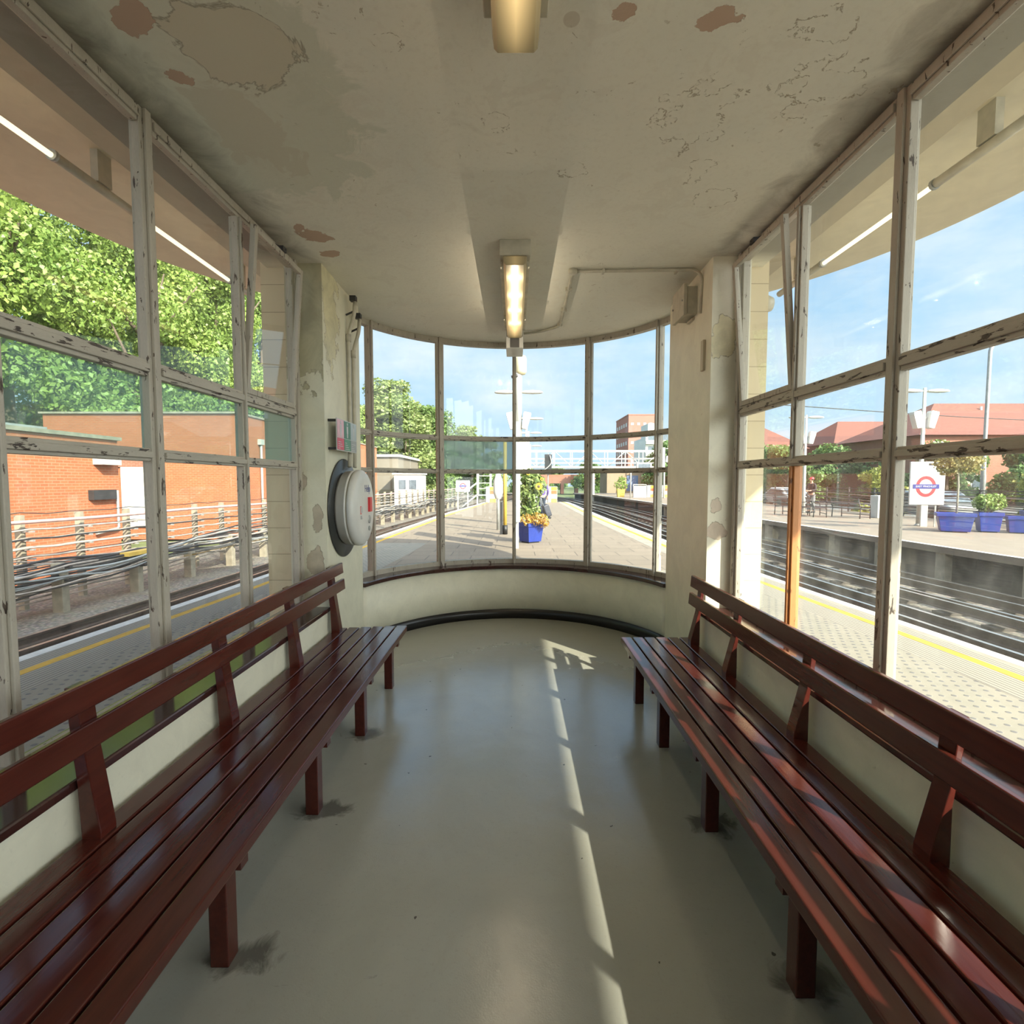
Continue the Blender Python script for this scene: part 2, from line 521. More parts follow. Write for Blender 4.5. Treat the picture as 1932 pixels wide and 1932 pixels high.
def mat_glass(name, tint=(0.95, 0.98, 0.965), film=None, film_fac=0.0, dust=0.015):
    m = bpy.data.materials.new(name)
    m.use_nodes = True
    nt = m.node_tree
    nt.nodes.clear()
    out = nt.nodes.new('ShaderNodeOutputMaterial')
    tr = nt.nodes.new('ShaderNodeBsdfTransparent'); tr.inputs[0].default_value = (*tint, 1)
    gl = nt.nodes.new('ShaderNodeBsdfGlossy'); gl.inputs['Roughness'].default_value = 0.008
    gl.inputs['Color'].default_value = (1, 1, 1, 1)
    lw = nt.nodes.new('ShaderNodeLayerWeight'); lw.inputs['Blend'].default_value = 0.5
    fr = mathn(nt, 'MULTIPLY_ADD', mathn(nt, 'POWER', lw.outputs['Facing'], 4.5), 0.7, 0.022)
    mx = nt.nodes.new('ShaderNodeMixShader')
    lk(nt, fr, mx.inputs[0]); lk(nt, tr.outputs[0], mx.inputs[1]); lk(nt, gl.outputs[0], mx.inputs[2])
    df = nt.nodes.new('ShaderNodeBsdfDiffuse'); tl = nt.nodes.new('ShaderNodeBsdfTranslucent')
    col = film or (0.75, 0.76, 0.72)
    df.inputs[0].default_value = (*col, 1); tl.inputs[0].default_value = (*col, 1)
    dm = nt.nodes.new('ShaderNodeMixShader'); dm.inputs[0].default_value = 0.6
    lk(nt, df.outputs[0], dm.inputs[1]); lk(nt, tl.outputs[0], dm.inputs[2])
    pos = coords(nt, (1, 1, 0.5), 'World')
    n = noise(nt, pos, 5, 5, 0.65, 0.5)
    n2 = noise(nt, pos, 60, 3, 0.6)
    f = step(nt, n, 0.35, 0.75, dust*0.4 + film_fac, dust*1.8 + film_fac)
    f = mathn(nt, 'ADD', f, step(nt, n2, 0.7, 0.8, 0, 0.02))
    m2 = nt.nodes.new('ShaderNodeMixShader')
    lk(nt, f, m2.inputs[0]); lk(nt, mx.outputs[0], m2.inputs[1]); lk(nt, dm.outputs[0], m2.inputs[2])
    lk(nt, m2.outputs[0], out.inputs[0])
    return m


def mat_brick(name, c1, c2, mortar, scale=1.0, axes='YZ'):
    m, nt, b = new_mat(name)
    pos = coords(nt, (1,1,1), 'World')
    sp = nt.nodes.new('ShaderNodeSeparateXYZ'); lk(nt, pos, sp.inputs[0])
    cb = nt.nodes.new('ShaderNodeCombineXYZ')
    s = mathn(nt, 'ADD', sp.outputs['X'], sp.outputs['Y']) if axes == 'SUM' else sp.outputs[axes[0]]
    lk(nt, s, cb.inputs[0]); lk(nt, sp.outputs['Z'], cb.inputs[1])
    br = nt.nodes.new('ShaderNodeTexBrick')
    lk(nt, cb.outputs[0], br.inputs['Vector'])
    br.inputs['Color1'].default_value = (*c1, 1); br.inputs['Color2'].default_value = (*c2, 1)
    br.inputs['Mortar'].default_value = (*mortar, 1)
    br.inputs['Scale'].default_value = scale
    br.inputs['Brick Width'].default_value = 0.225
    br.inputs['Row Height'].default_value = 0.075
    br.inputs['Mortar Size'].default_value = 0.008
    br.inputs['Mortar Smooth'].default_value = 0.2
    n = noise(nt, pos, 1.2, 5)
    c = mixc(nt, step(nt, n, 0.35, 0.7, 0, 0.3), br.outputs['Color'], [x*0.75 for x in c1])
    lk(nt, c, b.inputs['Base Color'])
    b.inputs['Roughness'].default_value = 0.85
    bump(nt, b, br.outputs['Fac'], -0.3, 0.006)
    return m


def mat_paving(name, c1, c2, w=0.9, h=0.6, joint=(0.20, 0.17, 0.14), rot=0.0):
    m, nt, b = new_mat(name)
    pos = coords(nt, (1,1,1), 'World')
    mp = nt.nodes.new('ShaderNodeMapping'); mp.inputs['Rotation'].default_value = (0, 0, rot)
    lk(nt, pos, mp.inputs[0])
    br = nt.nodes.new('ShaderNodeTexBrick')
    lk(nt, mp.outputs[0], br.inputs['Vector'])
    br.inputs['Color1'].default_value = (*c1, 1); br.inputs['Color2'].default_value = (*c2, 1)
    br.inputs['Mortar'].default_value = (*joint, 1)
    br.inputs['Scale'].default_value = 1
    br.inputs['Brick Width'].default_value = w; br.inputs['Row Height'].default_value = h
    br.inputs['Mortar Size'].default_value = 0.012; br.inputs['Mortar Smooth'].default_value = 0.3
    n = noise(nt, pos, 3, 6, 0.65, 0.4)
    n2 = noise(nt, pos, 50, 4)
    c = mixc(nt, step(nt, n, 0.35, 0.75, 0, 0.35), br.outputs['Color'], [x*0.72 for x in c1])
    c = mixc(nt, step(nt, n2, 0.5, 0.8, 0, 0.25), c, [x*0.6 for x in c1])
    lk(nt, c, b.inputs['Base Color'])
    b.inputs['Roughness'].default_value = 0.82
    bump(nt, b, n2, 0.15, 0.004)
    return m


def mat_tactile():
    """grey slabs with rows of blisters"""
    m, nt, b = new_mat('blister_paving')
    pos = coords(nt, (11, 11, 11), 'World')
    sp = nt.nodes.new('ShaderNodeSeparateXYZ'); lk(nt, pos, sp.inputs[0])
    row = mathn(nt, 'FLOOR', sp.outputs['Y'])
    off = mathn(nt, 'MULTIPLY', mathn(nt, 'MODULO', row, 2.0), 0.5)
    fx = mathn(nt, 'SUBTRACT', mathn(nt, 'FRACT', mathn(nt, 'ADD', sp.outputs['X'], off)), 0.5)
    fy = mathn(nt, 'SUBTRACT', mathn(nt, 'FRACT', sp.outputs['Y']), 0.5)
    r = mathn(nt, 'SQRT', mathn(nt, 'ADD', mathn(nt, 'MULTIPLY', fx, fx), mathn(nt, 'MULTIPLY', mathn(nt, 'MULTIPLY', fy, fy), 1.0)))
    dot = step(nt, r, 0.22, 0.15)
    wp = coords(nt, (1,1,1), 'World')
    n = noise(nt, wp, 4, 5)
    c = mixc(nt, step(nt, n, 0.3, 0.7), (0.27, 0.245, 0.195), (0.22, 0.205, 0.165))
    c = mixc(nt, mathn(nt, 'MULTIPLY', dot, 0.85), c, (0.10, 0.10, 0.11))
    lk(nt, c, b.inputs['Base Color']); b.inputs['Roughness'].default_value = 0.8
    bump(nt, b, dot, 0.5, 0.006)
    return m


def mat_ridged():
    m, nt, b = new_mat('ridged_strip')
    pos = coords(nt, (1,1,1), 'World')
    sp = nt.nodes.new('ShaderNodeSeparateXYZ'); lk(nt, pos, sp.inputs[0])
    f = mathn(nt, 'FRACT', mathn(nt, 'MULTIPLY', mathn(nt, 'ABSOLUTE', sp.outputs['X']), 24))
    g = step(nt, mathn(nt, 'ABSOLUTE', mathn(nt, 'SUBTRACT', f, 0.5)), 0.30, 0.42)
    c = mixc(nt, g, (0.29, 0.265, 0.215), (0.10, 0.09, 0.08))
    lk(nt, c, b.inputs['Base Color']); b.inputs['Roughness'].default_value = 0.8
    bump(nt, b, g, -0.4, 0.006)
    return m


def mat_ballast():
    m, nt, b = new_mat('ballast_stone')
    pos = coords(nt, (1,1,1), 'World')
    vo = nt.nodes.new('ShaderNodeTexVoronoi'); vo.inputs['Scale'].default_value = 16
    lk(nt, pos, vo.inputs['Vector'])
    n = noise(nt, pos, 1.5, 4)
    c = mixc(nt, step(nt, vo.outputs['Distance'], 0.1, 0.6), (0.30, 0.27, 0.23), (0.10, 0.09, 0.08))
    c2 = mixc(nt, 0.12, c, vo.outputs['Color'], 'SOFT_LIGHT')
    c3 = mixc(nt, step(nt, n, 0.45, 0.65, 0, 0.5), c2, (0.20, 0.17, 0.12))
    lk(nt, c3, b.inputs['Base Color']); b.inputs['Roughness'].default_value = 0.95
    bump(nt, b, vo.outputs['Distance'], -0.8, 0.03)
    return m


def mat_leaf(name, c1, c2, c3, sc=0.6):
    m = bpy.data.materials.new(name)
    m.use_nodes = True
    nt = m.node_tree
    nt.nodes.clear()
    out = nt.nodes.new('ShaderNodeOutputMaterial')
    pos = coords(nt, (1,1,1), 'World')
    n = noise(nt, pos, sc, 3); n2 = noise(nt, pos, 9, 2)
    c = mixc(nt, step(nt, n, 0.35, 0.65), c1, c2)
    c = mixc(nt, step(nt, n2, 0.5, 0.75), c, c3)
    df = nt.nodes.new('ShaderNodeBsdfDiffuse'); tl = nt.nodes.new('ShaderNodeBsdfTranslucent')
    gl = nt.nodes.new('ShaderNodeBsdfGlossy'); gl.inputs['Roughness'].default_value = 0.5
    lk(nt, c, df.inputs[0]); lk(nt, c, tl.inputs[0])
    a = nt.nodes.new('ShaderNodeMixShader'); a.inputs[0].default_value = 0.35
    lk(nt, df.outputs[0], a.inputs[1]); lk(nt, tl.outputs[0], a.inputs[2])
    b = nt.nodes.new('ShaderNodeMixShader'); b.inputs[0].default_value = 0.04
    lk(nt, a.outputs[0], b.inputs[1]); lk(nt, gl.outputs[0], b.inputs[2])
    lk(nt, b.outputs[0], out.inputs[0])
    return m


M['ceiling'] = mat_ceiling()
M['floor'] = mat_floor()
CREAM = (0.74, 0.72, 0.58)
M['plaster'] = mat_plaster('cream_plaster', CREAM)
M['plaster_left'] = mat_plaster('cream_plaster_damp', (0.66, 0.64, 0.50), [
    ('XZ', -1.5, 2.80, 0.25, 0.55, (0.44, 0.41, 0.27)), ('XZ', -1.45, 1.29, 0.04, 0.09, (0.46, 0.39, 0.29)), ('XZ', -1.48, 0.97, 0.06, 0.10, (0.46, 0.39, 0.29)),
    ('YZ', 3.95, 2.85, 0.17, 0.38, (0.62, 0.58, 0.37)), ('XZ', -1.56, 1.55, 0.03, 0.10, (0.46, 0.39, 0.31))])
M['plaster_right'] = mat_plaster('cream_plaster_chipped', (0.74, 0.71, 0.57), [
    ('XZ', 1.47, 2.57, 0.085, 0.13, (0.74, 0.68, 0.45)), ('XZ', 1.45, 1.38, 0.045, 0.07, (0.60, 0.50, 0.39)), ('XZ', 1.45, 1.20, 0.055, 0.05, (0.58, 0.47, 0.36))])
M['bench'] = mat_bench()
FR = (0.43, 0.395, 0.33)
M['frame'] = peel_paint('window_frame_paint', FR, (0.12, 0.09, 0.065), (0.04, 0.03, 0.024), 0.62, 13.0, (3.2, 3.2, 0.8))
M['frame_h'] = peel_paint('window_rail_paint', FR, (0.09, 0.07, 0.055), (0.035, 0.028, 0.024), 0.585, 12.0, (1.4, 0.8, 4.0))
M['sill'] = plain('sill_gloss_paint', (0.045, 0.016, 0.014), 0.14, vary=0.25, scale=5, spec=0.9)
M['black_gloss'] = plain('black_gloss_paint', (0.008, 0.008, 0.009), 0.3, vary=0.3)
M['glass'] = mat_glass('window_glass')
M['glass_dusty'] = mat_glass('window_glass_dusty', dust=0.035)
M['glass_film'] = mat_glass('window_glass_frosted', tint=(0.75, 0.86, 0.86), film=(0.52, 0.68, 0.68), film_fac=0.50)
M['glass_teal'] = mat_glass('window_glass_teal', tint=(0.80, 0.92, 0.90), film=(0.40, 0.60, 0.58), film_fac=0.20)  # reflection of the sky opposite, painted into the pane as a teal film
M['tile'] = mat_brick('faience_tile', (0.66, 0.56, 0.38), (0.60, 0.50, 0.33), (0.30, 0.24, 0.15), 1.0, 'SUM')
for n_ in M['tile'].node_tree.nodes:
    if n_.type == 'TEX_BRICK':
        n_.inputs['Brick Width'].default_value = 0.6; n_.inputs['Row Height'].default_value = 0.20; n_.inputs['Mortar Size'].default_value = 0.003
        n_.offset = 0.0
M['soffit'] = mat_plaster('soffit_paint', (0.68, 0.61, 0.44), stain=0.3)
M['beam'] = mat_plaster('beam_paint', (0.48, 0.42, 0.30), stain=0.4)
M['white_paint'] = plain('white_enamel', (0.60, 0.60, 0.57), 0.35, vary=0.06)
M['white_metal'] = plain('white_metal', (0.46, 0.455, 0.42), 0.45, vary=0.08)
M['cream_metal'] = plain('cream_metal', (0.47, 0.44, 0.35), 0.45, vary=0.15, scale=12)
M['dark_metal'] = plain('dark_metal', (0.03, 0.03, 0.032), 0.5, vary=0.3)
M['grey_metal'] = plain('galvanised_metal', (0.38, 0.39, 0.38), 0.45, 0.4, 0.15)
M['rail_top'] = plain('polished_rail', (0.60, 0.58, 0.55), 0.25, 0.9, 0.1)
M['rail_side'] = plain('rusty_rail', (0.075, 0.050, 0.038), 0.8, 0.1, 0.3, 14)
M['sleeper'] = plain('oily_sleeper', (0.060, 0.050, 0.042), 0.85, 0, 0.3, 10)
M['ballast'] = mat_ballast()
M['paving'] = mat_paving('platform_slabs', (0.235, 0.19, 0.142), (0.205, 0.167, 0.125), 0.9, 0.6, (0.09, 0.075, 0.06))
M['paving_far'] = mat_paving('far_platform_slabs', (0.245, 0.20, 0.15), (0.22, 0.178, 0.138), 0.9, 0.6, (0.2, 0.17, 0.14))
M['tactile'] = mat_tactile()
M['ridged'] = mat_ridged()
M['coping'] = plain('coping_stone', (0.27, 0.245, 0.20), 0.85, vary=0.15, scale=3, bmp=0.1)
M['line_white'] = plain('white_line_paint', (0.68, 0.67, 0.63), 0.7, vary=0.12, scale=8)
M['line_yellow'] = plain('yellow_line_paint', (0.58, 0.33, 0.02), 0.7, vary=0.15, scale=8)
M['dark_wall'] = mat_brick('sooty_brick', (0.030, 0.025, 0.022), (0.042, 0.034, 0.027), (0.018, 0.016, 0.015), 1.0, 'YZ')
M['brick'] = mat_brick('orange_brick', (0.42, 0.120, 0.048), (0.36, 0.095, 0.036), (0.38, 0.21, 0.125), 1.0, 'SUM')
M['brick_red'] = mat_brick('red_brick', (0.30, 0.115, 0.07), (0.25, 0.09, 0.055), (0.30, 0.22, 0.17), 1.0, 'SUM')
M['concrete'] = plain('weathered_concrete', (0.27, 0.24, 0.18), 0.9, vary=0.25, scale=5, bmp=0.2)
M['grass'] = plain('rough_grass', (0.10, 0.13, 0.045), 0.95, vary=0.5, scale=1.2)
M['asphalt'] = plain('asphalt', (0.12, 0.12, 0.115), 0.9, vary=0.2)
M['leaf_bright'] = mat_leaf('leaf_bright', (0.27, 0.37, 0.08), (0.17, 0.28, 0.06), (0.38, 0.46, 0.13), 0.35)
M['leaf_mid'] = mat_leaf('leaf_mid', (0.15, 0.24, 0.065), (0.09, 0.17, 0.045), (0.24, 0.33, 0.10), 0.3)
M['leaf_pale'] = mat_leaf('leaf_pale', (0.24, 0.30, 0.10), (0.17, 0.25, 0.08), (0.36, 0.38, 0.13), 0.3)
M['leaf_yellow'] = mat_leaf('leaf_yellow', (0.34, 0.33, 0.05), (0.20, 0.25, 0.05), (0.45, 0.42, 0.09), 0.5)
M['leaf_planter'] = mat_leaf('leaf_planter', (0.16, 0.25, 0.07), (0.24, 0.30, 0.10), (0.32, 0.36, 0.12), 4)
M['bark'] = plain('bark', (0.11, 0.085, 0.06), 0.9, vary=0.4, scale=8)
M['blue_tub'] = plain('blue_plastic', (0.016, 0.038, 0.24), 0.45, vary=0.12)
M['petal'] = plain('yellow_petal', (0.80, 0.50, 0.03), 0.6, vary=0.2, scale=30)
M['red'] = plain('signal_red', (0.62, 0.035, 0.045), 0.4, vary=0.06)
M['sign_blue'] = plain('sign_blue', (0.018, 0.035, 0.22), 0.4, vary=0.06)
M['sign_white'] = plain('sign_white', (0.46, 0.47, 0.465), 0.4, vary=0.04)
M['yellow_pole'] = plain('yellow_paint', (0.60, 0.40, 0.08), 0.45, vary=0.12)
M['orange_red'] = plain('orange_red_plastic', (0.72, 0.12, 0.04), 0.5)
M['roof_tile'] = mat_brick('roof_tile', (0.20, 0.078, 0.058), (0.165, 0.065, 0.048), (0.12, 0.05, 0.038), 1.0, 'SUM')
M['window_dark'] = plain('dark_window_pane', (0.10, 0.13, 0.16), 0.15, vary=0.3)
M['black'] = plain('black_plastic', (0.012, 0.012, 0.013), 0.45)
M['cable_dark'] = plain('black_cable', (0.030, 0.028, 0.030), 0.55, vary=0.3)
M['cable_pale'] = plain('pale_cable', (0.36, 0.31, 0.27), 0.7, vary=0.25)
M['cable_pink'] = plain('pink_pipe', (0.50, 0.30, 0.29), 0.7, vary=0.2)
M['skin'] = plain('skin', (0.45, 0.26, 0.18), 0.6, vary=0.08)
M['hair'] = plain('dark_hair', (0.02, 0.015, 0.012), 0.6)

M['varnish'] = peel_paint('stripped_orange_wood', (0.50, 0.21, 0.07), (0.30, 0.11, 0.04), (0.10, 0.045, 0.02), 0.62, 8, (3, 3, 0.8))
M['tower'] = plain('hazy_red_brick', (0.36, 0.15, 0.12), 0.9, vary=0.06)

# ================================================================== THE WAITING ROOM
CEIL = 3.12
XIN, XOUT, XF = 1.39, 1.66, 1.59          # dado inner face, outer face, glazing plane
YC = 4.28                                 # centre of the round bay
RIN, ROUT, RG = 1.47, 1.74, 1.66
YCOL = 3.78
YCS = {-1: 3.78, 1: 3.68}
XI = {-1: 1.39, 1: 1.33}                   # the right-hand dado stands a little farther in
SL = {-1: 0.615, 1: 0.635}
YBACK = -3.50
SILL = 0.605
END = 73.0


def P(r, deg):
    a = math.radians(deg)
    return (r*math.sin(a), YC + r*math.cos(a))


def arc(r, a0, a1, n=24):
    return [P(r, a0 + (a1-a0)*k/n) for k in range(n+1)]


def stadium(r, xh, y0, n=40):
    """straight sides out to xh, closed by a half circle round the bay centre (ccw)"""
    pts = [(-xh, y0), (xh, y0)]
    pts += [(r*math.cos(PI*k/n)*1.0, YC + r*math.sin(PI*k/n)) for k in range(n+1)]
    return pts


def arcbar(mb, r0, r1, z0, z1, a0, a1, n=20, smooth=False):
    rings = []
    for k in range(n+1):
        a = a0 + (a1-a0)*k/n
        p, q = P(r0, a), P(r1, a)
        rings.append([(p[0], p[1], z0), (q[0], q[1], z0), (q[0], q[1], z1), (p[0], p[1], z1)])
    mb.sweep(rings, True, True, smooth)
    return mb


WX, WY = P(RIN, END)[0]-XIN, P(RIN, END)[1]      # how the column face runs back to the bay
# floor, ceiling, walls
structure(MB().prism(stadium(ROUT, ROUT-0.02, YBACK), -0.03, 0.0), 'floor', M['floor'])
structure(MB().prism(stadium(1.82, 1.82, YBACK-0.1), CEIL, CEIL+0.13), 'ceiling', M['ceiling'])
for s, nm in ((-1, 'left'), (1, 'right')):
    mb = MB()
    x0, x1 = sorted((s*XI[s], s*XOUT))
    mb.box((x0, YBACK, 0), (x1, YCS[s], SL[s]-0.035))
    structure(mb, 'wall_' + nm, M['plaster'])
    mb = MB()
    x0, x1 = sorted((s*(XI[s]-0.015), s*1.70))
    mb.box((x0, YBACK, SL[s]-0.035), (x1, YCS[s], SL[s]))
    structure(mb, 'trim_1' if s < 0 else 'trim_2', M['sill'], bevel=0.008)
    mb = MB()
    x0, x1 = sorted((s*(XI[s]-0.014), s*XI[s]))
    mb.box((x0, YBACK, 0), (x1, YCS[s], 0.10))
    structure(mb, 'baseboard_' + nm, M['black_gloss'])
    # the stout column between the side windows and the bay
    a, b_ = P(RIN, s*END), P(ROUT, s*END)
    poly = [(s*XIN, YCS[s]), (s*XOUT, YCS[s]), (s*XOUT, 3.90), (s*1.72, 4.30), b_, a]
    if s < 0: poly = poly[::-1]
    structure(MB().prism(poly, 0, CEIL), 'wall_front_' + nm, M['plaster_' + nm])
    mb = MB()
    x0, x1 = sorted((s*(XOUT+0.002), s*1.87))
    mb.box((x0, 3.86, -0.02), (x1, 4.45, 4.18))
    mb.cbox((s*1.775, 4.15, 2.13), (0.25, 0.64, 0.06))
    structure(mb, 'wall_pier_' + nm, M['tile'])
    mb = MB()                                         # black skirting on the column face
    d = Vector((a[0]-s*XIN, a[1]-YCS[s], 0)); L = d.length; ang = math.atan2(d.y, d.x)
    Mx = Matrix.Translation((s*XIN, YCS[s], 0)) @ Matrix.Rotation(ang, 4, 'Z')
    mb.box((0, 0, 0), (L, s*0.014, 0.10), Mx)
    structure(mb, 'baseboard_front_' + nm, M['black_gloss'])
structure(arcbar(MB(), RIN, ROUT, 0, SILL-0.04, -END, END, 48, True), 'wall_front', M['plaster'])
structure(arcbar(MB(), RIN-0.016, RIN, 0, 0.105, -END, END, 48, True), 'baseboard_front', M['black_gloss'])
structure(arcbar(MB(), RIN-0.022, RG+0.05, SILL-0.04, SILL, -END, END, 60, False), 'trim_3', M['sill'], bevel=0.006)
structure(MB().box((-1.82, YBACK-0.12, 0), (1.82, YBACK, CEIL)), 'wall_back', M['plaster'])
# the drum above the ceiling and the big concrete canopy with its rounded end
structure(MB().prism(stadium(1.86, 1.86, YBACK-0.2), CEIL+0.13, 4.18), 'wall_upper', M['soffit'])
structure(MB().prism(stadium(4.65, 4.65, -13.0, 64), 4.18, 4.36), 'roof', M['soffit'])
for s, nm in ((-1, 'left'), (1, 'right')):
    x0, x1 = sorted((s*2.78, s*3.02))
    structure(MB().box((x0, -13.0, 3.98), (x1, 7.1, 4.18)), 'roof_beam_' + nm, M['beam'])

# ------------------------------------------------------------------ side windows
T1, T2 = 2.035, 1.665
HEADZ = CEIL - 0.07
ROWS = [(SILL+0.045, T2-0.028), (T2+0.028, T1-0.032), (T1+0.034, HEADZ)]


def vpost(mb, s, y, w, z0, z1):
    for (xa, xb, k) in ((1.552, 1.566, 0.45), (1.566, 1.602, 1.0), (1.602, 1.618, 0.72)):
        x0, x1 = sorted((s*xa, s*xb))
        mb.box((x0, y-w*k/2, z0), (x1, y+w*k/2, z1))


def hrail(mb, s, ya, yb, z, h):
    for (xa, xb, k) in ((1.556, 1.568, 0.5), (1.568, 1.602, 1.0), (1.602, 1.616, 0.7)):
        x0, x1 = sorted((s*xa, s*xb))
        mb.box((x0, ya, z-h*k/2), (x1, yb, z+h*k/2))


def side_window(num, s, ya, ym, yb, hopper):
    SILL = SL[s]
    t = thing('window_%d' % num, None, None, (s*XF, (ya+yb)/2, SILL), kind='structure')
    mb = MB()
    vpost(mb, s, yb-0.045 if hopper else yb, 0.09 if hopper else 0.08, SILL, CEIL)
    for z, h in ((SILL+0.022, 0.05), (CEIL-0.035, 0.07)):
        hrail(mb, s, ya+0.045, yb-0.045, z, h)
    mb.build('frame', M['frame'], t, world=True, bevel=0.003)
    strip_ = s > 0 and hopper
    mb = MB(); vpost(mb, s, ym, 0.045, T2 if strip_ else SILL+0.04, HEADZ); mb.build('mullion', M['frame'], t, world=True, bevel=0.003)
    if strip_:                                         # the lowest length has lost its paint
        mb = MB(); vpost(mb, s, ym, 0.045, SILL+0.04, T2-0.028)
        o = mb.build('mullion', M['varnish'], t, world=True, bevel=0.003); o['label'] = 'bare orange wooden length below the white bars'
    for z, h in ((T1, 0.07), (T2, 0.055)):
        mb = MB(); hrail(mb, s, ya+0.04, yb-0.045 - (0.04 if hopper else 0), z, h); mb.build('transom', M['frame_h'], t, world=True, bevel=0.003)
    y_end = yb - (0.09 if hopper else 0.045)
    for (y0, y1) in ((ya+0.045, ym-0.022), (ym+0.022, y_end)):
        for r, (z0, z1) in enumerate([(SILL+0.045, T2-0.028)] + ROWS[1:]):
            if hopper and r == 2 and y0 > ym: continue
            mt = M['glass']
            if s < 0 and r == 1: mt = M['glass_teal']
            elif r == 0: mt = M['glass_dusty']
            x0, x1 = sorted((s*1.597, s*1.601))
            MB().box((x0, y0-0.006, z0-0.006), (x1, y1+0.006, z1+0.006)).build('pane', mt, t, world=True)
    if hopper:
        # top light hinged at its foot and tipped a little way into the room
        z0, z1 = ROWS[2]; y0, y1 = ym+0.024, y_end-0.002
        Mx = Matrix.Translation((s*1.575, 0, z0)) @ Matrix.Rotation(-s*math.radians(4.6), 4, 'Y') @ Matrix.Translation((-s*1.575, 0, -z0))
        sash = MB()
        x0, x1 = sorted((s*1.560, s*1.592))
        for (a, b_) in (((x0, y0, z0), (x1, y0+0.034, z1-0.02)), ((x0, y1-0.034, z0), (x1, y1, z1-0.02)),
                        ((x0, y0+0.034, z0), (x1, y1-0.034, z0+0.034)), ((x0, y0+0.034, z1-0.054), (x1, y1-0.034, z1-0.02))):
            sash.box(a, b_, Mx)
        so = sash.build('top_light', M['frame'], t, world=True, bevel=0.003)
        x0, x1 = sorted((s*1.575, s*1.579))
        MB().box((x0, y0+0.03, z0+0.03), (x1, y1-0.03, z1-0.05), Mx).build('pane', M['glass'], so, world=True)
        hw = MB()
        yy = (y0+y1)/2 + 0.02
        hw.cbox((s*1.49, yy, z1-0.012), (0.035, 0.05, 0.03))
        hw.tube([(s*1.50, yy, z1-0.03), (s*1.47, yy+0.01, z1-0.015), (s*1.54, yy-0.01, z1+0.02)], 0.008, 6)
        hw.build('latch', M['dark_metal'], so, world=True)
    return t


lights = [3.74, 3.00, 2.26, 1.56, 0.86, 0.16, -0.54, -1.24, -1.94, -2.64, -3.34]
n_ = 1
for s in (-1, 1):
    for k in range(0, 10, 2):
        q = -0.10 if s > 0 else 0
        side_window(n_, s, lights[k+2]+q, lights[k+1]+q, lights[k]+q + (0.04 if k == 0 else 0), k == 0)
        n_ += 1


# ------------------------------------------------------------------ bay windows
def bay_window(num, a0, a1, divs, jamb0, jamb1):
    am = math.radians((a0+a1)/2)
    t = thing('window_%d' % num, None, None, (RG*math.sin(am), YC+RG*math.cos(am), SILL), kind='structure')
    fr = MB()
    arcbar(fr, RG-0.035, RG+0.03, CEIL-0.055, CEIL, a0, a1, 16)
    arcbar(fr, RG-0.035, RG+0.03, SILL, SILL+0.05, a0, a1, 16)
    fr.build('frame', M['frame'], t, world=True, bevel=0.002)

    def post(mb, a, w):
        p = Vector((*P(RG, a), 0))
        Mx = Matrix.Translation(p) @ Matrix.Rotation(-math.radians(a), 4, 'Z')
        for (ra, rb, k) in ((-0.062, -0.036, 0.45), (-0.036, 0.008, 1.0), (0.008, 0.036, 0.75)):
            mb.box((-w*k/2, ra, SILL), (w*k/2, rb, CEIL), Mx)
    for a, w in divs:
        mb = MB(); post(mb, a, w); mb.build('mullion', M['frame'], t, world=True, bevel=0.003)
    for z, h in ((T1, 0.055), (T2, 0.05)):
        mb = MB()
        arcbar(mb, RG-0.03, RG+0.005, z-h/2, z+h/2, a0, a1, 16)
        arcbar(mb, RG-0.045, RG-0.03, z-h*0.25, z+h*0.25, a0, a1, 16)
        mb.build('transom', M['frame_h'], t, world=True)
    edges = sorted([a0] + [a for a, w in divs if a0 < a < a1] + [a1])
    for i in range(len(edges)-1):
        for r, (z0, z1) in enumerate(((SILL+0.05, T2-0.025), (T2+0.025, T1-0.027), (T1+0.027, CEIL-0.055))):
            mt = M['glass_film'] if (r == 1 and abs(edges[i]+30) < 1) else M['glass']
            arcbar(MB(), RG-0.002, RG+0.002, z0-0.004, z1+0.004, edges[i], edges[i+1], 10, False).build('pane', mt, t, world=True)
    return t


bay_window(11, -END, -30, [(-60, 0.042), (-30, 0.085)], 0, 1)
bay_window(12, -30, 30, [(0, 0.042)], 0, 0)
bay_window(13, 30, END, [(30, 0.085), (60, 0.042)], 1, 0)


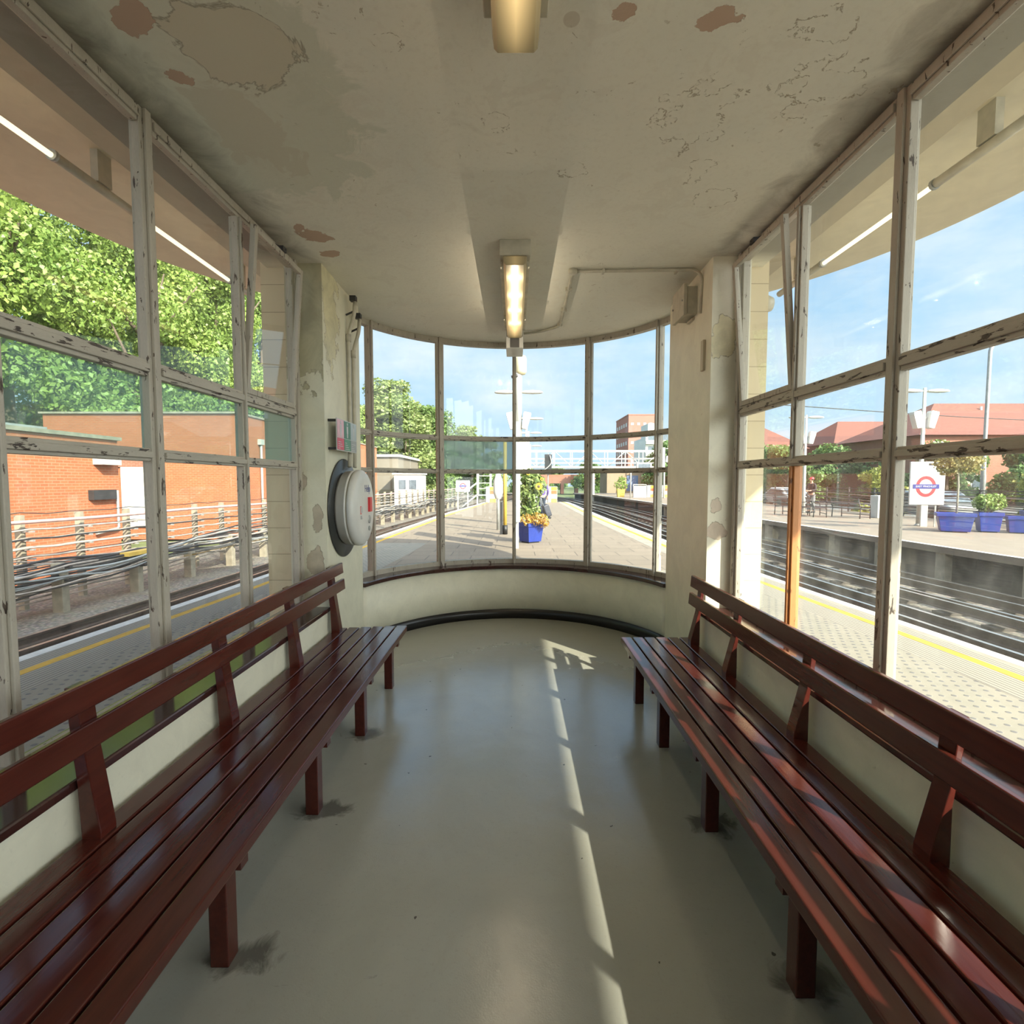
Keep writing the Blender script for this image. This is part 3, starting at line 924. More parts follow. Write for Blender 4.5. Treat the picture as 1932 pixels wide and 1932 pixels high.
# ------------------------------------------------------------------ benches
def bench(s, xf, xr, yend, ystart, posts, label, rail_z, ro=0.0):
    """xf, xr: front and rear edge of the seat (distance from the middle of the room)"""
    t = thing('slatted_bench', label, 'bench', (s*(xf+xr)/2, (yend+ystart)/2, 0), group=None)
    zt = 0.43
    w = (xr-xf); sw = (w - 5*0.0095)/6
    for k in range(6):
        a = xf + k*(sw+0.0095)
        x0, x1 = sorted((s*a, s*(a+sw)))
        th = 0.045 if k == 0 else 0.034
        mb = MB().box((x0, ystart, zt-th), (x1, yend - 0.012*(k if s < 0 else 0), zt))
        mb.build('seat_slat', M['bench'], t, world=True, bevel=0.006, bevel_seg=3)
    # two back rails, leaning outward
    lean = math.radians(5)
    for zc, xc in ((rail_z-0.042, xr-0.022+ro), (rail_z-0.166, xr-0.034+ro)):
        Mx = Matrix.Translation((s*xc, 0, zc)) @ Matrix.Rotation(s*lean, 4, 'Y')
        MB().box((-0.013, ystart, -0.041), (0.013, yend, 0.041), Mx).build('back_rail', M['bench'], t, world=True, bevel=0.005)
    for y in posts:
        hw = 0.032
        prof = [(xr-0.07+ro*0.5, 0.0), (xr-0.01+ro*0.5, 0.0), (xr-0.002+ro*0.6, 0.43), (xr+0.004+ro*0.4, 0.60), (xr+0.030+ro*0.7, rail_z-0.012), (xr-0.006+ro, rail_z-0.015), (xr-0.028+ro, rail_z-0.23), (xr-0.064+ro*0.6, 0.45)]
        rings = [[(s*x, yy, z) for x, z in prof] for yy in (y-hw, y+hw)]
        MB().sweep(rings).build('back_post', M['bench'], t, world=True, bevel=0.003)
        x0, x1 = sorted((s*(xf+0.075), s*(xf+0.135)))
        MB().box((x0, y-0.03, 0), (x1, y+0.03, zt-0.05)).build('leg', M['bench'], t, world=True, bevel=0.004)
        x0, x1 = sorted((s*(xf+0.03), s*(xr-0.09)))
        MB().box((x0, y-0.022, zt-0.11), (x1, y+0.022, zt-0.036)).build('bearer', M['bench'], t, world=True)
    return t


bench(-1, 0.835, 1.36, 3.93, -1.4, [3.77, 3.06, 2.32, 1.57, 0.83, 0.09, -0.64, -1.3],
      'dark maroon slatted bench along the left windows, beside the round white intercom', 0.925)
bench(1, 0.770, 1.265, 3.64, -1.4, [3.52, 2.93, 2.21, 1.48, 0.75, 0.02, -0.70, -1.3],
      'dark maroon slatted bench with sunlit stripes along the right windows', 0.882, 0.035)


# ------------------------------------------------------------------ ceiling lamps
def mat_diffuser(name, strength, y0, y1, fade):
    m, nt, b = new_mat(name)
    tc = nt.nodes.new('ShaderNodeTexCoord')
    sp = nt.nodes.new('ShaderNodeSeparateXYZ'); lk(nt, tc.outputs['Object'], sp.inputs[0])
    ax = mathn(nt, 'ABSOLUTE', sp.outputs['X'])
    core = step(nt, ax, 0.065, 0.0, 0.30, 1.0)
    core = mathn(nt, 'POWER', core, 1.5)
    e0 = step(nt, sp.outputs['Y'], y0, y0+fade, 0.15, 1.0)
    e1 = step(nt, sp.outputs['Y'], y1, y1-fade, 0.12, 1.0)
    f = mathn(nt, 'MULTIPLY', mathn(nt, 'MULTIPLY', core, mathn(nt, 'MULTIPLY', e0, e1)), strength)
    b.inputs['Base Color'].default_value = (0.26, 0.22, 0.13, 1)
    b.inputs['Roughness'].default_value = 0.35
    b.inputs['Emission Color'].default_value = (1.0, 0.69, 0.29, 1)
    lk(nt, f, b.inputs['Emission Strength'])
    return m


def ceiling_lamp(y0, y1, label, far_cap):
    yc = (y0+y1)/2
    t = thing('ceiling_lamp', label, 'ceiling lamp', (0.005, yc, CEIL), group=None)
    h = (y1-y0)/2
    d0, d1 = -h+0.012, (h - 0.36 if far_cap else h+0.06)
    hs = MB().box((-0.102, -h, -0.100), (0.102, d1-0.06, 0.0))
    hs.build('housing', M['cream_metal'], t, bevel=0.004)
    prof = [(-0.078, -0.101), (-0.072, -0.145), (-0.060, -0.158), (0.060, -0.158), (0.072, -0.145), (0.078, -0.101)]
    rings = [[(x, yy, z) for x, z in prof] for yy in (d0, d1)]
    MB().sweep(rings).build('diffuser', mat_diffuser('lamp_diffuser_%d' % int(y0*10), LAMP_STRENGTH, d0, d1, 0.30), t, bevel=0.004)
    for k in range(4):                                # the glow of the tube itself
        ld = bpy.data.lights.new('lamp_light', 'POINT')
        ld.energy = LAMP_WATTS; ld.color = (1.0, 0.84, 0.62); ld.shadow_soft_size = 0.0
        lo = bpy.data.objects.new('lamp_light', ld); C.objects.link(lo); lo.parent = t
        lo.location = (0, d0 + (d1-d0)*(0.12+0.2*k), -0.20)
    for yy in (d0+0.10, d1-0.5):
        for sx in (-1, 1):
            MB().cbox((sx*0.089, yy, -0.118), (0.014, 0.03, 0.036)).build('clip', M['cream_metal'], t)
    if far_cap:
        e_ = MB().box((-0.085, d1+0.001, -0.255), (0.085, h, -0.0)).build('end_cap', M['white_paint'], t, bevel=0.006)
        MB().box((-0.045, d1-0.008, -0.248), (0.045, d1, -0.160)).build('sensor_window', M['black'], e_)
    return t


ceiling_lamp(-0.62, 1.72, 'ceiling lamp with brownish cover cut off by the top of the photograph', False)
ceiling_lamp(3.42, 5.50, 'lit yellow ceiling lamp with white end cap over the curved bay', True)

# ------------------------------------------------------------------ conduit, junction box, pipes
zc = CEIL - 0.014


def fillet(pts, r=0.05, n=5):
    """rounds the corners of a path"""
    P_ = [Vector(p) for p in pts]
    out = [P_[0]]
    for i in range(1, len(P_)-1):
        a, b_, c_ = P_[i-1], P_[i], P_[i+1]
        u = (a-b_); v_ = (c_-b_)
        rr = min(r, u.length*0.45, v_.length*0.45)
        p0, p1 = b_ + u.normalized()*rr, b_ + v_.normalized()*rr
        for k in range(n+1):
            q = k/n
            out.append(p0*(1-q)**2 + b_*2*q*(1-q) + p1*q*q)
    out.append(P_[-1])
    return out


t = thing('conduit', 'cream conduit bent across the ceiling from junction box to lamp end', 'conduit', (0.45, 3.95, CEIL))
mb = MB()
mb.tube(fillet([(1.385, 3.90, 2.80), (1.385, 3.87, zc), (0.45, 3.90, zc)], 0.09, 6), 0.0125, 8)
mb.build('pipe', M['cream_metal'], t, world=True)
mb = MB()
mb.tube(fillet([(0.435, 3.90, zc), (0.46, 5.25, zc), (0.26, 5.44, zc), (0.10, 5.46, zc-0.01)], 0.09, 6), 0.0125, 8)
mb.build('pipe', M['cream_metal'], t, world=True)
MB().lathe([(0.0, -0.036), (0.028, -0.034), (0.034, -0.028), (0.034, -0.001)], 14, Matrix.Translation((0.435, 3.90, CEIL))).build('elbow_box', M['cream_metal'], t, world=True)
for (x, y, rz_) in ((0.66, 3.90, 0), (1.2, 3.90, 0), (0.44, 4.25, 1), (0.45, 4.75, 1), (0.452, 5.2, 1)):
    MB().cbox((x, y, zc), (0.018, 0.05, 0.027) if not rz_ else (0.05, 0.018, 0.027)).build('saddle', M['cream_metal'], t, world=True)

t = thing('junction_box', 'cream metal junction box high on the right column', 'electrical box', (1.40, 4.10, 2.93))
MB().box((1.315, 3.99, 2.83), (1.408, 4.24, 3.035)).build('body', M['cream_metal'], t, world=True, bevel=0.006)
MB().box((1.285, 3.975, 2.815), (1.312, 4.255, 3.05)).build('cover', M['cream_metal'], t, world=True, bevel=0.004)
for yy in (4.0, 4.23):
    MB().tube([(1.283, yy, 2.93), (1.278, yy, 2.93)], 0.008, 8).build('screw', M['grey_metal'], t, world=True)
MB().box((1.375, 4.05, 2.80), (1.41, 4.17, 2.815)).build('bracket', M['cream_metal'], t, world=True)

t = thing('wall_switch', 'tiny cream cable stub on edge of right column', 'fitting', (1.39, 3.80, 2.45))
MB().box((1.372, 3.79, 2.36), (1.392, 3.84, 2.58)).build('plate', M['beam'], t, world=True, bevel=0.003)

for i, (yy, lab) in enumerate(((4.33, 'nearer of two cream pipes down left column behind the first aid sign'), (4.46, 'farther of two cream pipes down left column, next to the curved window'))):
    xw = -(XIN + (yy-YCOL)/(WY-YCOL)*WX) + 0.022
    t = thing('wall_pipe', lab, 'pipe', (xw, yy, 1.66), group=None)
    pts = fillet([(xw+0.055, yy+0.01, 3.04-i*0.1), (xw+0.05, yy, 2.92-i*0.1), (xw, yy, 2.78-i*0.1), (xw, yy, 1.98), (xw+0.02, yy-0.10+0.02*i, 1.67)], 0.07, 5)
    MB().tube(pts, 0.016, 8).build('pipe', M['cream_metal'], t, world=True)
    MB().lathe([(0.021, -0.03), (0.021, 0.03)], 10, Matrix.Translation((xw, yy, 2.74-i*0.1))).build('coupler', M['cream_metal'], t, world=True)
    MB().cbox((xw+0.045, yy, 3.06-i*0.1), (0.05, 0.05, 0.04)).build('top_clamp', M['dark_metal'], t, world=True)
    MB().tube([(xw-0.018, yy, 2.93-i*0.1), (xw+0.05, yy, 2.96-i*0.1)], 0.008, 6).build('bracket', M['dark_metal'], t, world=True)

# ------------------------------------------------------------------ intercom drum on the left column
cy_ = 4.19
xw = -(XIN + (cy_-YCOL)/(WY-YCOL)*WX)
ang = math.atan2(WX, WY-YCOL)                # the face leans slightly away
NM = Matrix.Translation((xw, cy_, 1.335)) @ Matrix.Rotation(ang, 4, 'Z') @ Matrix.Rotation(PI/2, 4, 'Y')
t = thing('help_point', 'round white intercom drum with red button on a dark disc', 'intercom', (xw, cy_, 1.335))
MB().lathe([(0, 0.002), (0.395, 0.002), (0.40, 0.008), (0.395, 0.014), (0, 0.014)], 64, NM).build('back_disc', plain('grey_enamel', (0.035, 0.037, 0.036), 0.3), t, world=True)
dm = MB().lathe([(0, 0.015), (0.285, 0.015), (0.30, 0.035), (0.302, 0.085), (0.308, 0.09), (0.308, 0.10), (0.296, 0.103)], 64, NM).build('drum', M['white_paint'], t, world=True)
MB().lathe([(0.0, 0.1035), (0.298, 0.1035), (0.298, 0.112), (0, 0.112)], 64, NM).build('seam', M['cream_metal'], dm, world=True)
cv = MB().lathe([(0, 0.113), (0.304, 0.113), (0.310, 0.12), (0.308, 0.150), (0.288, 0.170), (0.22, 0.180), (0, 0.184)], 64, NM).build('cover', M['white_paint'], t, world=True)
# local frame on the cover: +X local is down in the world after the turn; (u along wall away from camera, w up)
def on_cover(u, w, d): return NM @ Vector((-w, u, d))


def cover_panel(name, u0, u1, w0, w1, d0, d1, mat, par):
    mb = MB()
    p = [on_cover(u, w, d) for d in (d0, d1) for (u, w) in ((u0, w0), (u1, w0), (u1, w1), (u0, w1))]
    mb.add(p, [(0,3,2,1),(4,5,6,7),(0,1,5,4),(1,2,6,5),(2,3,7,6),(3,0,4,7)])
    return mb.build(name, mat, par, world=True)


cover_panel('red_button', 0.055, 0.125, -0.035, 0.085, 0.180, 0.200, M['red'], t)
cover_panel('warning_label', -0.165, -0.095, -0.045, 0.02, 0.176, 0.1815, M['red'], t)
cover_panel('warning_label', -0.155, -0.105, -0.035, 0.012, 0.1816, 0.183, M['sign_white'], t)
cover_panel('instruction_label', -0.16, -0.10, -0.085, -0.055, 0.176, 0.1815, plain('grey_print', (0.35, 0.35, 0.36), 0.6), t)
for (u, w, r) in ((0.09, -0.10, 0.035), (0.085, -0.175, 0.02)):
    mb = MB()
    mb.lathe([(r, 0.178), (r, 0.186), (r*0.7, 0.190), (0, 0.190)], 16, NM @ Matrix.Translation((-w, u, 0)))
    mb.build('speaker_button', M['grey_metal'], t, world=True)


def text_mesh(s_, size, mat, name, parent, mtx, depth=0.001, align='CENTER', bold=0.0):
    cu = bpy.data.curves.new(name, 'FONT')
    cu.body = s_; cu.size = size; cu.extrude = depth; cu.align_x = align; cu.align_y = 'CENTER'; cu.offset = bold
    tmp = bpy.data.objects.new('tmp', cu)
    C.objects.link(tmp)
    dg = bpy.context.evaluated_depsgraph_get()
    dg.update()
    me = bpy.data.meshes.new_from_object(tmp.evaluated_get(dg))
    bpy.data.objects.remove(tmp)
    me.materials.clear(); me.materials.append(mat)
    me.transform(mtx)
    off = Vector((0, 0, 0)); a = parent
    while a is not None:
        off += a.location; a = a.parent
    me.transform(Matrix.Translation(-off))
    o = bpy.data.objects.new(name, me)
    C.objects.link(o); o.parent = parent
    return o


# letters stand on the cover: text x runs along the wall away from the camera
TX = NM @ Matrix(((0, -1, 0, 0), (1, 0, 0, 0), (0, 0, 1, 0), (0, 0, 0, 1)))
text_mesh('Help', 0.085, M['sign_blue'], 'lettering', t, TX @ Matrix.Translation((0.05, 0.155, 0.1815)), 0.001)

# ------------------------------------------------------------------ first-aid style notice above it
t = thing('notice_panel', 'pink, green and grey pictogram notice bracketed above the round intercom', 'sign', (-1.33, 4.07, 1.90))
xp = -1.325
MB().box((xp, 3.83, 1.785), (xp+0.006, 4.30, 2.025)).build('board', M['sign_white'], t, world=True)
cols = [((0.62, 0.36, 0.42), (0.58, 0.06, 0.12)), ((0.03, 0.16, 0.09), (0.05, 0.22, 0.13)), ((0.33, 0.40, 0.42), (0.28, 0.30, 0.30))]
for k, (ca, cb_) in enumerate(cols):
    y0 = 3.838 + k*0.155
    MB().box((xp+0.006, y0, 1.885), (xp+0.0085, y0+0.147, 2.018)).build('picture_field', plain('notice_colour_%da' % k, ca, 0.35), t, world=True)
    MB().box((xp+0.006, y0, 1.792), (xp+0.0085, y0+0.147, 1.880)).build('text_field', plain('notice_colour_%db' % k, cb_, 0.35), t, world=True)
    mb = MB()
    for q in range(4):
        mb.box((xp+0.0085, y0+0.015, 1.80+q*0.016), (xp+0.0095, y0+0.06+0.02*((q*7+k*3) % 4), 1.805+q*0.016))
    mb.build('text_lines', M['sign_white'], t, world=True)
    mb = MB()
    mb.lathe([(0.012, 0), (0.012, 0.001), (0, 0.001)], 12, Matrix.Translation((xp+0.0085, y0+0.073, 1.998)) @ Matrix.Rotation(PI/2, 4, 'Y'))
    mb.box((xp+0.0085, y0+0.055, 1.925), (xp+0.0095, y0+0.091, 1.982)); mb.box((xp+0.0085, y0+0.06, 1.892), (xp+0.0095, y0+0.086, 1.925))
    mb.build('pictogram', M['sign_white'], t, world=True)
for z0 in (1.79, 2.0):
    MB().box((xp-0.075, 3.845, z0), (xp-0.001, 3.87, z0+0.018)).build('bracket', M['dark_metal'], t, world=True)

# ================================================================== CANOPY LIGHT RAILS
M['tube_glow'] = plain('fluorescent_tube', (0.9, 0.85, 0.7), 0.4, emit=(1.0, 0.86, 0.62), es=1.5)
for s, segs, side in ((-1, [(4.70, 6.13), (2.36, 3.84), (0.02, 1.50), (-2.3, -0.84)], 'left'), (1, [(4.2, 5.7), (1.80, 3.30), (-0.6, 0.9), (-3.0, -1.5)], 'right')):
    x = s*3.33
    z = 3.90
    t = thing('canopy_light_rail', 'light rail with glowing tubes hung under the canopy outside the %s windows' % side, 'light fitting', (x, 1.5, z), group=None)
    gaps = []
    ends = sorted(segs)
    cur = -4.0
    for a, b in ends:
        gaps.append((cur, a)); cur = b
    gaps.append((cur, 6.6))
    for a, b in gaps:
        MB().tube([(x, a+0.004, z), (x, b-0.004, z)], 0.036, 10).build('conduit', M['cream_metal'], t, world=True)
        ym = (a+b)/2
        MB().box((x-0.03, ym-0.07, z+0.036), (x+0.03, ym+0.07, 4.18)).build('hanger', M['cream_metal'], t, world=True)
    for a, b in ends:
        MB().tube([(x, a+0.03, z-0.005), (x, b-0.03, z-0.005)], 0.020, 10).build('tube', M['tube_glow'], t, world=True)
        for yy in (a+0.015, b-0.015):
            MB().tube([(x, yy-0.014, z), (x, yy+0.014, z)], 0.042, 10).build('socket', M['grey_metal'], t, world=True)

t = thing('wall_lamp', 'small round lamp on tiled pier outside right windows', 'lamp', (1.88, 4.0, 3.05))
MB().lathe([(0.0, 0.0), (0.06, 0.0), (0.07, 0.04), (0.05, 0.09), (0, 0.10)], 16, Matrix.Translation((1.872, 4.0, 2.9)) @ Matrix.Rotation(PI/2, 4, 'Y')).build('shade', M['cream_metal'], t, world=True)

# ================================================================== PLATFORMS AND TRACKS
def interp(pts):
    ys = [p[0] for p in pts]; xs = [p[1] for p in pts]

    def f(y):
        if y <= ys[0]: return xs[0]
        if y >= ys[-1]: return xs[-1] + (xs[-1]-xs[-2])/(ys[-1]-ys[-2])*(y-ys[-1])
        for i in range(len(ys)-1):
            if ys[i] <= y <= ys[i+1]:
                q = (y-ys[i])/(ys[i+1]-ys[i]); q2 = q*q*(3-2*q)
                q = 0.5*q+0.5*q2
                return xs[i]*(1-q)+xs[i+1]*q
    return f


ER = interp([(-14, 4.45), (4, 4.45), (8, 4.25), (12, 4.08), (23, 3.98), (38, 4.15), (60, 3.4), (90, -2.0)])
EL = interp([(-14, -4.45), (4, -4.45), (8, -4.22), (12, -4.0), (22, -3.58), (38, -2.4), (60, -0.4), (90, 3.0)])
ERF = lambda y: ER(y) + 6.25                    # edge of the far platform
RZ = -0.66                                      # rail tops
GZ = -0.86


def ribbon(mb, f0, f1, z0, z1, ys):
    rings = []
    for y in ys:
        a, b = f0(y), f1(y)
        rings.append([(a, y, z0), (b, y, z0), (b, y, z1), (a, y, z1)])
    return mb.sweep(rings)


def yr(a, b, st=1.0):
    n = max(1, int((b-a)/st)); return [a + (b-a)*k/n for k in range(n+1)]


YE = 39.5
PZ = -0.02
structure(MB().box((-120, -20, -1.4), (160, 260, GZ-0.10)), 'ground', M['grass'])
structure(ribbon(MB(), lambda y: min(EL(y)-7.4, EL(y)-7.4), lambda y: ERF(y)+0.4, GZ-0.10, GZ, yr(-14, 110, 2)), 'ground_ballast', M['ballast'])
structure(ribbon(MB(), lambda y: EL(y)+0.04, lambda y: ER(y)-0.04, GZ+0.0, PZ-0.14, yr(-14, YE)), 'platform_base', M['dark_wall'])
structure(ribbon(MB(), EL, ER, PZ-0.14, PZ, yr(-14, YE)), 'platform_floor', M['paving'])
for s, E, nm in ((-1, EL, 'left'), (1, ER, 'right')):
    def strip(a, b, z, y0, y1, mat, name):
        g0 = lambda y: E(y) - s*a
        g1 = lambda y: E(y) - s*b
        structure(ribbon(MB(), g0, g1, PZ, z, yr(y0, y1)), name, mat)
    strip(0.0, 0.13, PZ+0.004, -14, YE, M['line_white'], 'platform_edge_line_' + nm)
    strip(0.13, 0.345, PZ+0.003, -14, YE, M['coping'] if s > 0 else M['ridged'], 'platform_coping_' + nm)
    strip(0.345, 0.445, PZ+0.004, -14, YE, M['line_yellow'], 'platform_yellow_line_' + nm)
    if s > 0: structure(ribbon(MB(), lambda y: ER(y)-0.345, lambda y: ER(y)-0.20, PZ, PZ+0.0045, yr(-14, 9)), 'platform_ridged_edge', M['ridged'])
    strip(0.445, 0.80, PZ+0.003, -14, 9.5 if s > 0 else 13, M['ridged'], 'platform_ridged_strip_' + nm)
    strip(0.80, 1.75, PZ+0.003, -14, 9.0 if s > 0 else 13, M['tactile'], 'platform_blister_strip_' + nm)
    if s > 0: strip(0.445, 0.80, PZ+0.002, 9.5, YE, M['coping'], 'platform_margin_right')

# far platform
structure(ribbon(MB(), lambda y: ERF(y)+0.22, lambda y: 17.9, GZ, PZ-0.16, yr(-6, 70, 2)), 'far_platform_base', M['dark_wall'])
structure(ribbon(MB(), ERF, lambda y: 17.9, PZ-0.16, PZ, yr(-6, 70, 2)), 'far_platform_floor', M['paving_far'])
structure(ribbon(MB(), ERF, lambda y: ERF(y)+0.14, PZ, PZ+0.004, yr(-6, 70, 2)), 'far_platform_edge_line', M['line_white'])
for k in range(16):
    y = 4.0 + k*2.1
    structure(MB().cbox((ERF(y)+0.12, y, (GZ+PZ-0.16)/2), (0.18, 0.28, PZ-0.16-GZ)), 'far_platform_pier', M['concrete'])

TR1 = lambda y: ER(y) + 1.46
TR2 = lambda y: ER(y) + 4.75
TL1 = lambda y: EL(y) - 1.46


def rail_section(z):
    return [(-0.065, z-0.145), (0.065, z-0.145), (0.065, z-0.13), (0.012, z-0.115), (0.012, z-0.04), (0.033, z-0.032), (0.035, z), (-0.035, z), (-0.033, z-0.032), (-0.012, z-0.04), (-0.012, z-0.115), (-0.065, z-0.13)]


def make_rail(f, z, label, ys, group):
    mb = MB()
    sec = rail_section(z)
    rings = [[(f(y)+a, y, b) for a, b in sec] for y in ys]
    mb.sweep(rings)
    for i, fc in enumerate(mb.f):
        if len(fc) == 4 and all(abs(mb.v[q][2]-z) < 1e-6 for q in fc): mb.m[i] = 1
    o = mb.build('rail', [M['rail_side'], M['rail_top']])
    return tag(o, label, 'rail', group)


for f, which in ((TR1, 'track beside this platform on the right'), (TR2, 'track beside the far platform'), (TL1, 'track left of the waiting room')):
    ys = yr(-8, 95, 1.5)
    make_rail(lambda y: f(y)-0.72, RZ, 'near running rail of the ' + which, ys, None)
    make_rail(lambda y: f(y)+0.72, RZ, 'outer running rail of the ' + which if f is not TL1 else 'platform-side running rail of the track left of the waiting room', ys, None)
    make_rail(lambda y: f(y), RZ+0.03, 'middle current rail between the running rails of the ' + which, ys, None)
    o_ = 1.12 if f is TR1 else (-1.12)
    make_rail(lambda y: f(y)+o_, RZ+0.05, 'outside current rail of the ' + which, ys, None)

sl = MB().box((-1.28, -0.12, GZ+0.002), (1.28, 0.12, GZ+0.055)).build('sleeper', M['sleeper'])
tag(sl, 'dark timber sleeper under the rails', 'sleeper', 'sleepers of the right-hand tracks')
first = True
for f, g in ((TR1, 'sleepers of the track beside this platform on the right'), (TR2, 'sleepers of the track beside the far platform'), (TL1, 'sleepers of the track left of the waiting room')):
    lab = {TR1: 'dark timber sleeper of the nearer track on the right', TR2: 'dark timber sleeper of the track beside the far platform', TL1: 'dark timber sleeper of the track left of the waiting room'}[f]
    for k in range(46):
        y = 3.5 + k*0.95
        o = sl if first else sl.copy()
        if not first: C.objects.link(o)
        first = False
        o.location = (f(y), y, 0)
        o['label'] = lab; o['group'] = g

# ================================================================== CABLE RACKS BESIDE THE LEFT TRACK
rnd = random.Random(3)
RX = lambda y: EL(y) - 5.1
FX = lambda y: EL(y) - 4.25
# rear rack posts with short arms
def rack_post():
    t = thing('cable_rack_post', 'tall grey cable rack post with short arms along the brick wall', 'cable post', (0, 0, 0), group='tall cable rack posts along the brick wall')
    MB().box((-0.06, -0.05, GZ-0.02), (0.06, 0.05, 0.92)).build('post', M['concrete'], t, bevel=0.006)
    for k in range(7):
        MB().box((0.06, -0.025, -0.42+k*0.17), (0.26, 0.025, -0.39+k*0.17)).build('arm', M['grey_metal'], t)
    return t


rp = rack_post()
ysr = []
y = 3.4
while y < 58:
    ysr.append(y); y += 1.22 if y < 32 else 1.7
for i, y in enumerate(ysr):
    o = rp if i == 0 else copy_tree(rp)
    place(o, (RX(y), y, 0))


def low_post():
    t = thing('concrete_post', 'low pale concrete post carrying cables beside the left track', 'cable post', (0, 0, 0), group='low concrete cable posts beside the left track')
    MB().box((-0.10, -0.08, GZ-0.02), (0.10, 0.08, 0.05)).build('post', M['concrete'], t, bevel=0.012)
    MB().box((-0.14, -0.03, -0.30), (0.22, 0.03, -0.26)).build('arm', M['dark_metal'], t)
    MB().box((-0.14, -0.03, -0.05), (0.22, 0.03, -0.01)).build('arm', M['dark_metal'], t)
    return t


lp = low_post()
y = 4.1; i = 0
while y < 50:
    o = lp if i == 0 else copy_tree(lp)
    place(o, (FX(y), y, 0), rnd.uniform(-0.1, 0.1), (1, 1, 1)); i += 1
    y += 1.75


def cable(f, zf, r, mat, label, group, y0=3.0, y1=60, st=0.5):
    pts = [(f(y), y, zf(y)) for y in yr(y0, y1, st)]
    o = MB().tube(pts, r, 6).build('cable', mat)
    return tag(o, label, 'cable', group)


for k in range(14):
    row, col = k % 7, k // 7
    z0 = -0.385 + row*0.17 + 0.022
    ph = rnd.uniform(0, 6)
    sag = lambda y, ph=ph, z0=z0: z0 - 0.030*abs(math.sin(PI*(y-3.4)/1.22)) + 0.004*math.sin(y*0.9+ph)
    mt = M['cable_dark'] if k % 3 == 0 else M['cable_pale']
    cable(lambda y, col=col: RX(y)+0.12+col*0.085, sag, 0.018, mt, 'straight cable resting on the tall rack along the brick wall', 'cables on the tall rack along the brick wall')
for k in range(22):
    ph, a1, a2 = rnd.uniform(0, 6.3), rnd.uniform(0.03, 0.13), rnd.uniform(0.05, 0.2)
    z0 = rnd.choice((-0.24, -0.19, 0.02, 0.07, -0.05, -0.12)) + rnd.uniform(-0.05, 0.05)
    x0 = rnd.uniform(-0.12, 0.22)
    fr = rnd.uniform(0.35, 0.9)
    mt = M['cable_dark'] if k % 2 == 0 else (M['cable_pale'] if k % 4 == 1 else M['grey_metal'])
    cable(lambda y, x0=x0, fr=fr, ph=ph, a2=a2: FX(y)+x0+a2*math.sin(fr*y+ph), lambda y, z0=z0, fr=fr, ph=ph, a1=a1: z0+a1*math.sin(fr*1.3*y+ph*2)-0.03*abs(math.sin(PI*(y-4.1)/1.75)),
          rnd.uniform(0.012, 0.024), mt, 'loosely slung cable over the low concrete posts beside the left track', 'loosely slung cables over the low concrete posts', st=0.35)
for k in range(12):
    ph = rnd.uniform(0, 6.3); w_ = rnd.uniform(0.18, 0.4); z0 = rnd.uniform(-0.45, 0.15)
    cable(lambda y, ph=ph, w_=w_: RX(y)+0.52+0.24*math.sin(w_*y+ph), lambda y, ph=ph, w_=w_, z0=z0: z0+0.22*math.sin(w_*1.7*y+ph*1.7), rnd.uniform(0.012, 0.02), M['cable_pale'] if k % 3 else M['cable_dark'],
          'slack cable drooping diagonally between tall rack and low concrete posts', 'slack cables drooping between the tall rack and the low posts', st=0.4)
cable(lambda y: RX(y)+0.22, lambda y: 0.80+0.01*math.sin(y), 0.035, M['cable_pink'], 'pinkish pipe running along the top of the tall cable rack', None)
cable(lambda y: RX(y)+0.02, lambda y: 0.97-0.05*abs(math.sin(PI*(y-3.4)/1.22)), 0.009, M['cable_dark'], 'thin wire strung from top to top of the tall rack posts', None)

# yellow box on the cables
tag(MB().box((-8.25, 10.6, -0.02), (-8.05, 11.5, 0.06)).build('cable_cover', M['yellow_pole']), 'small bright yellow cover lying on the cable bundle', 'cover')

# ================================================================== BRICK BUILDINGS ON THE LEFT
t = thing('brick_building', 'low orange brick building nearest the left windows with grey flat roof', 'building', (-13.5, 6.0, GZ))
MB().box((-18.5, -6, GZ-0.02), (-11.6, 15.0, 2.74)).build('wall', M['brick'], t, world=True)
MB().box((-18.6, -6.1, 2.741), (-11.52, 15.08, 2.84)).build('roof_edge', M['concrete'], t, world=True)
MB().box((-16.5, 4, 2.84), (-12.9, 14.2, 3.05)).build('roof_block', M['grey_metal'], t, world=True)
MB().box((-11.6, 14.1, 2.02), (-11.30, 14.75, 2.40)).build('wall_box', M['white_metal'], t, world=True)
MB().box((-11.6, 13.9, 1.05), (-11.44, 14.7, 1.32)).build('vent_hood', M['dark_metal'], t, world=True)
MB().tube(fillet([(-11.5, 14.8, 1.3), (-11.5, 14.8, 0.2), (-11.5, 14.0, 0.12)], 0.08), 0.035, 8).build('drain_pipe', M['grey_metal'], t, world=True)

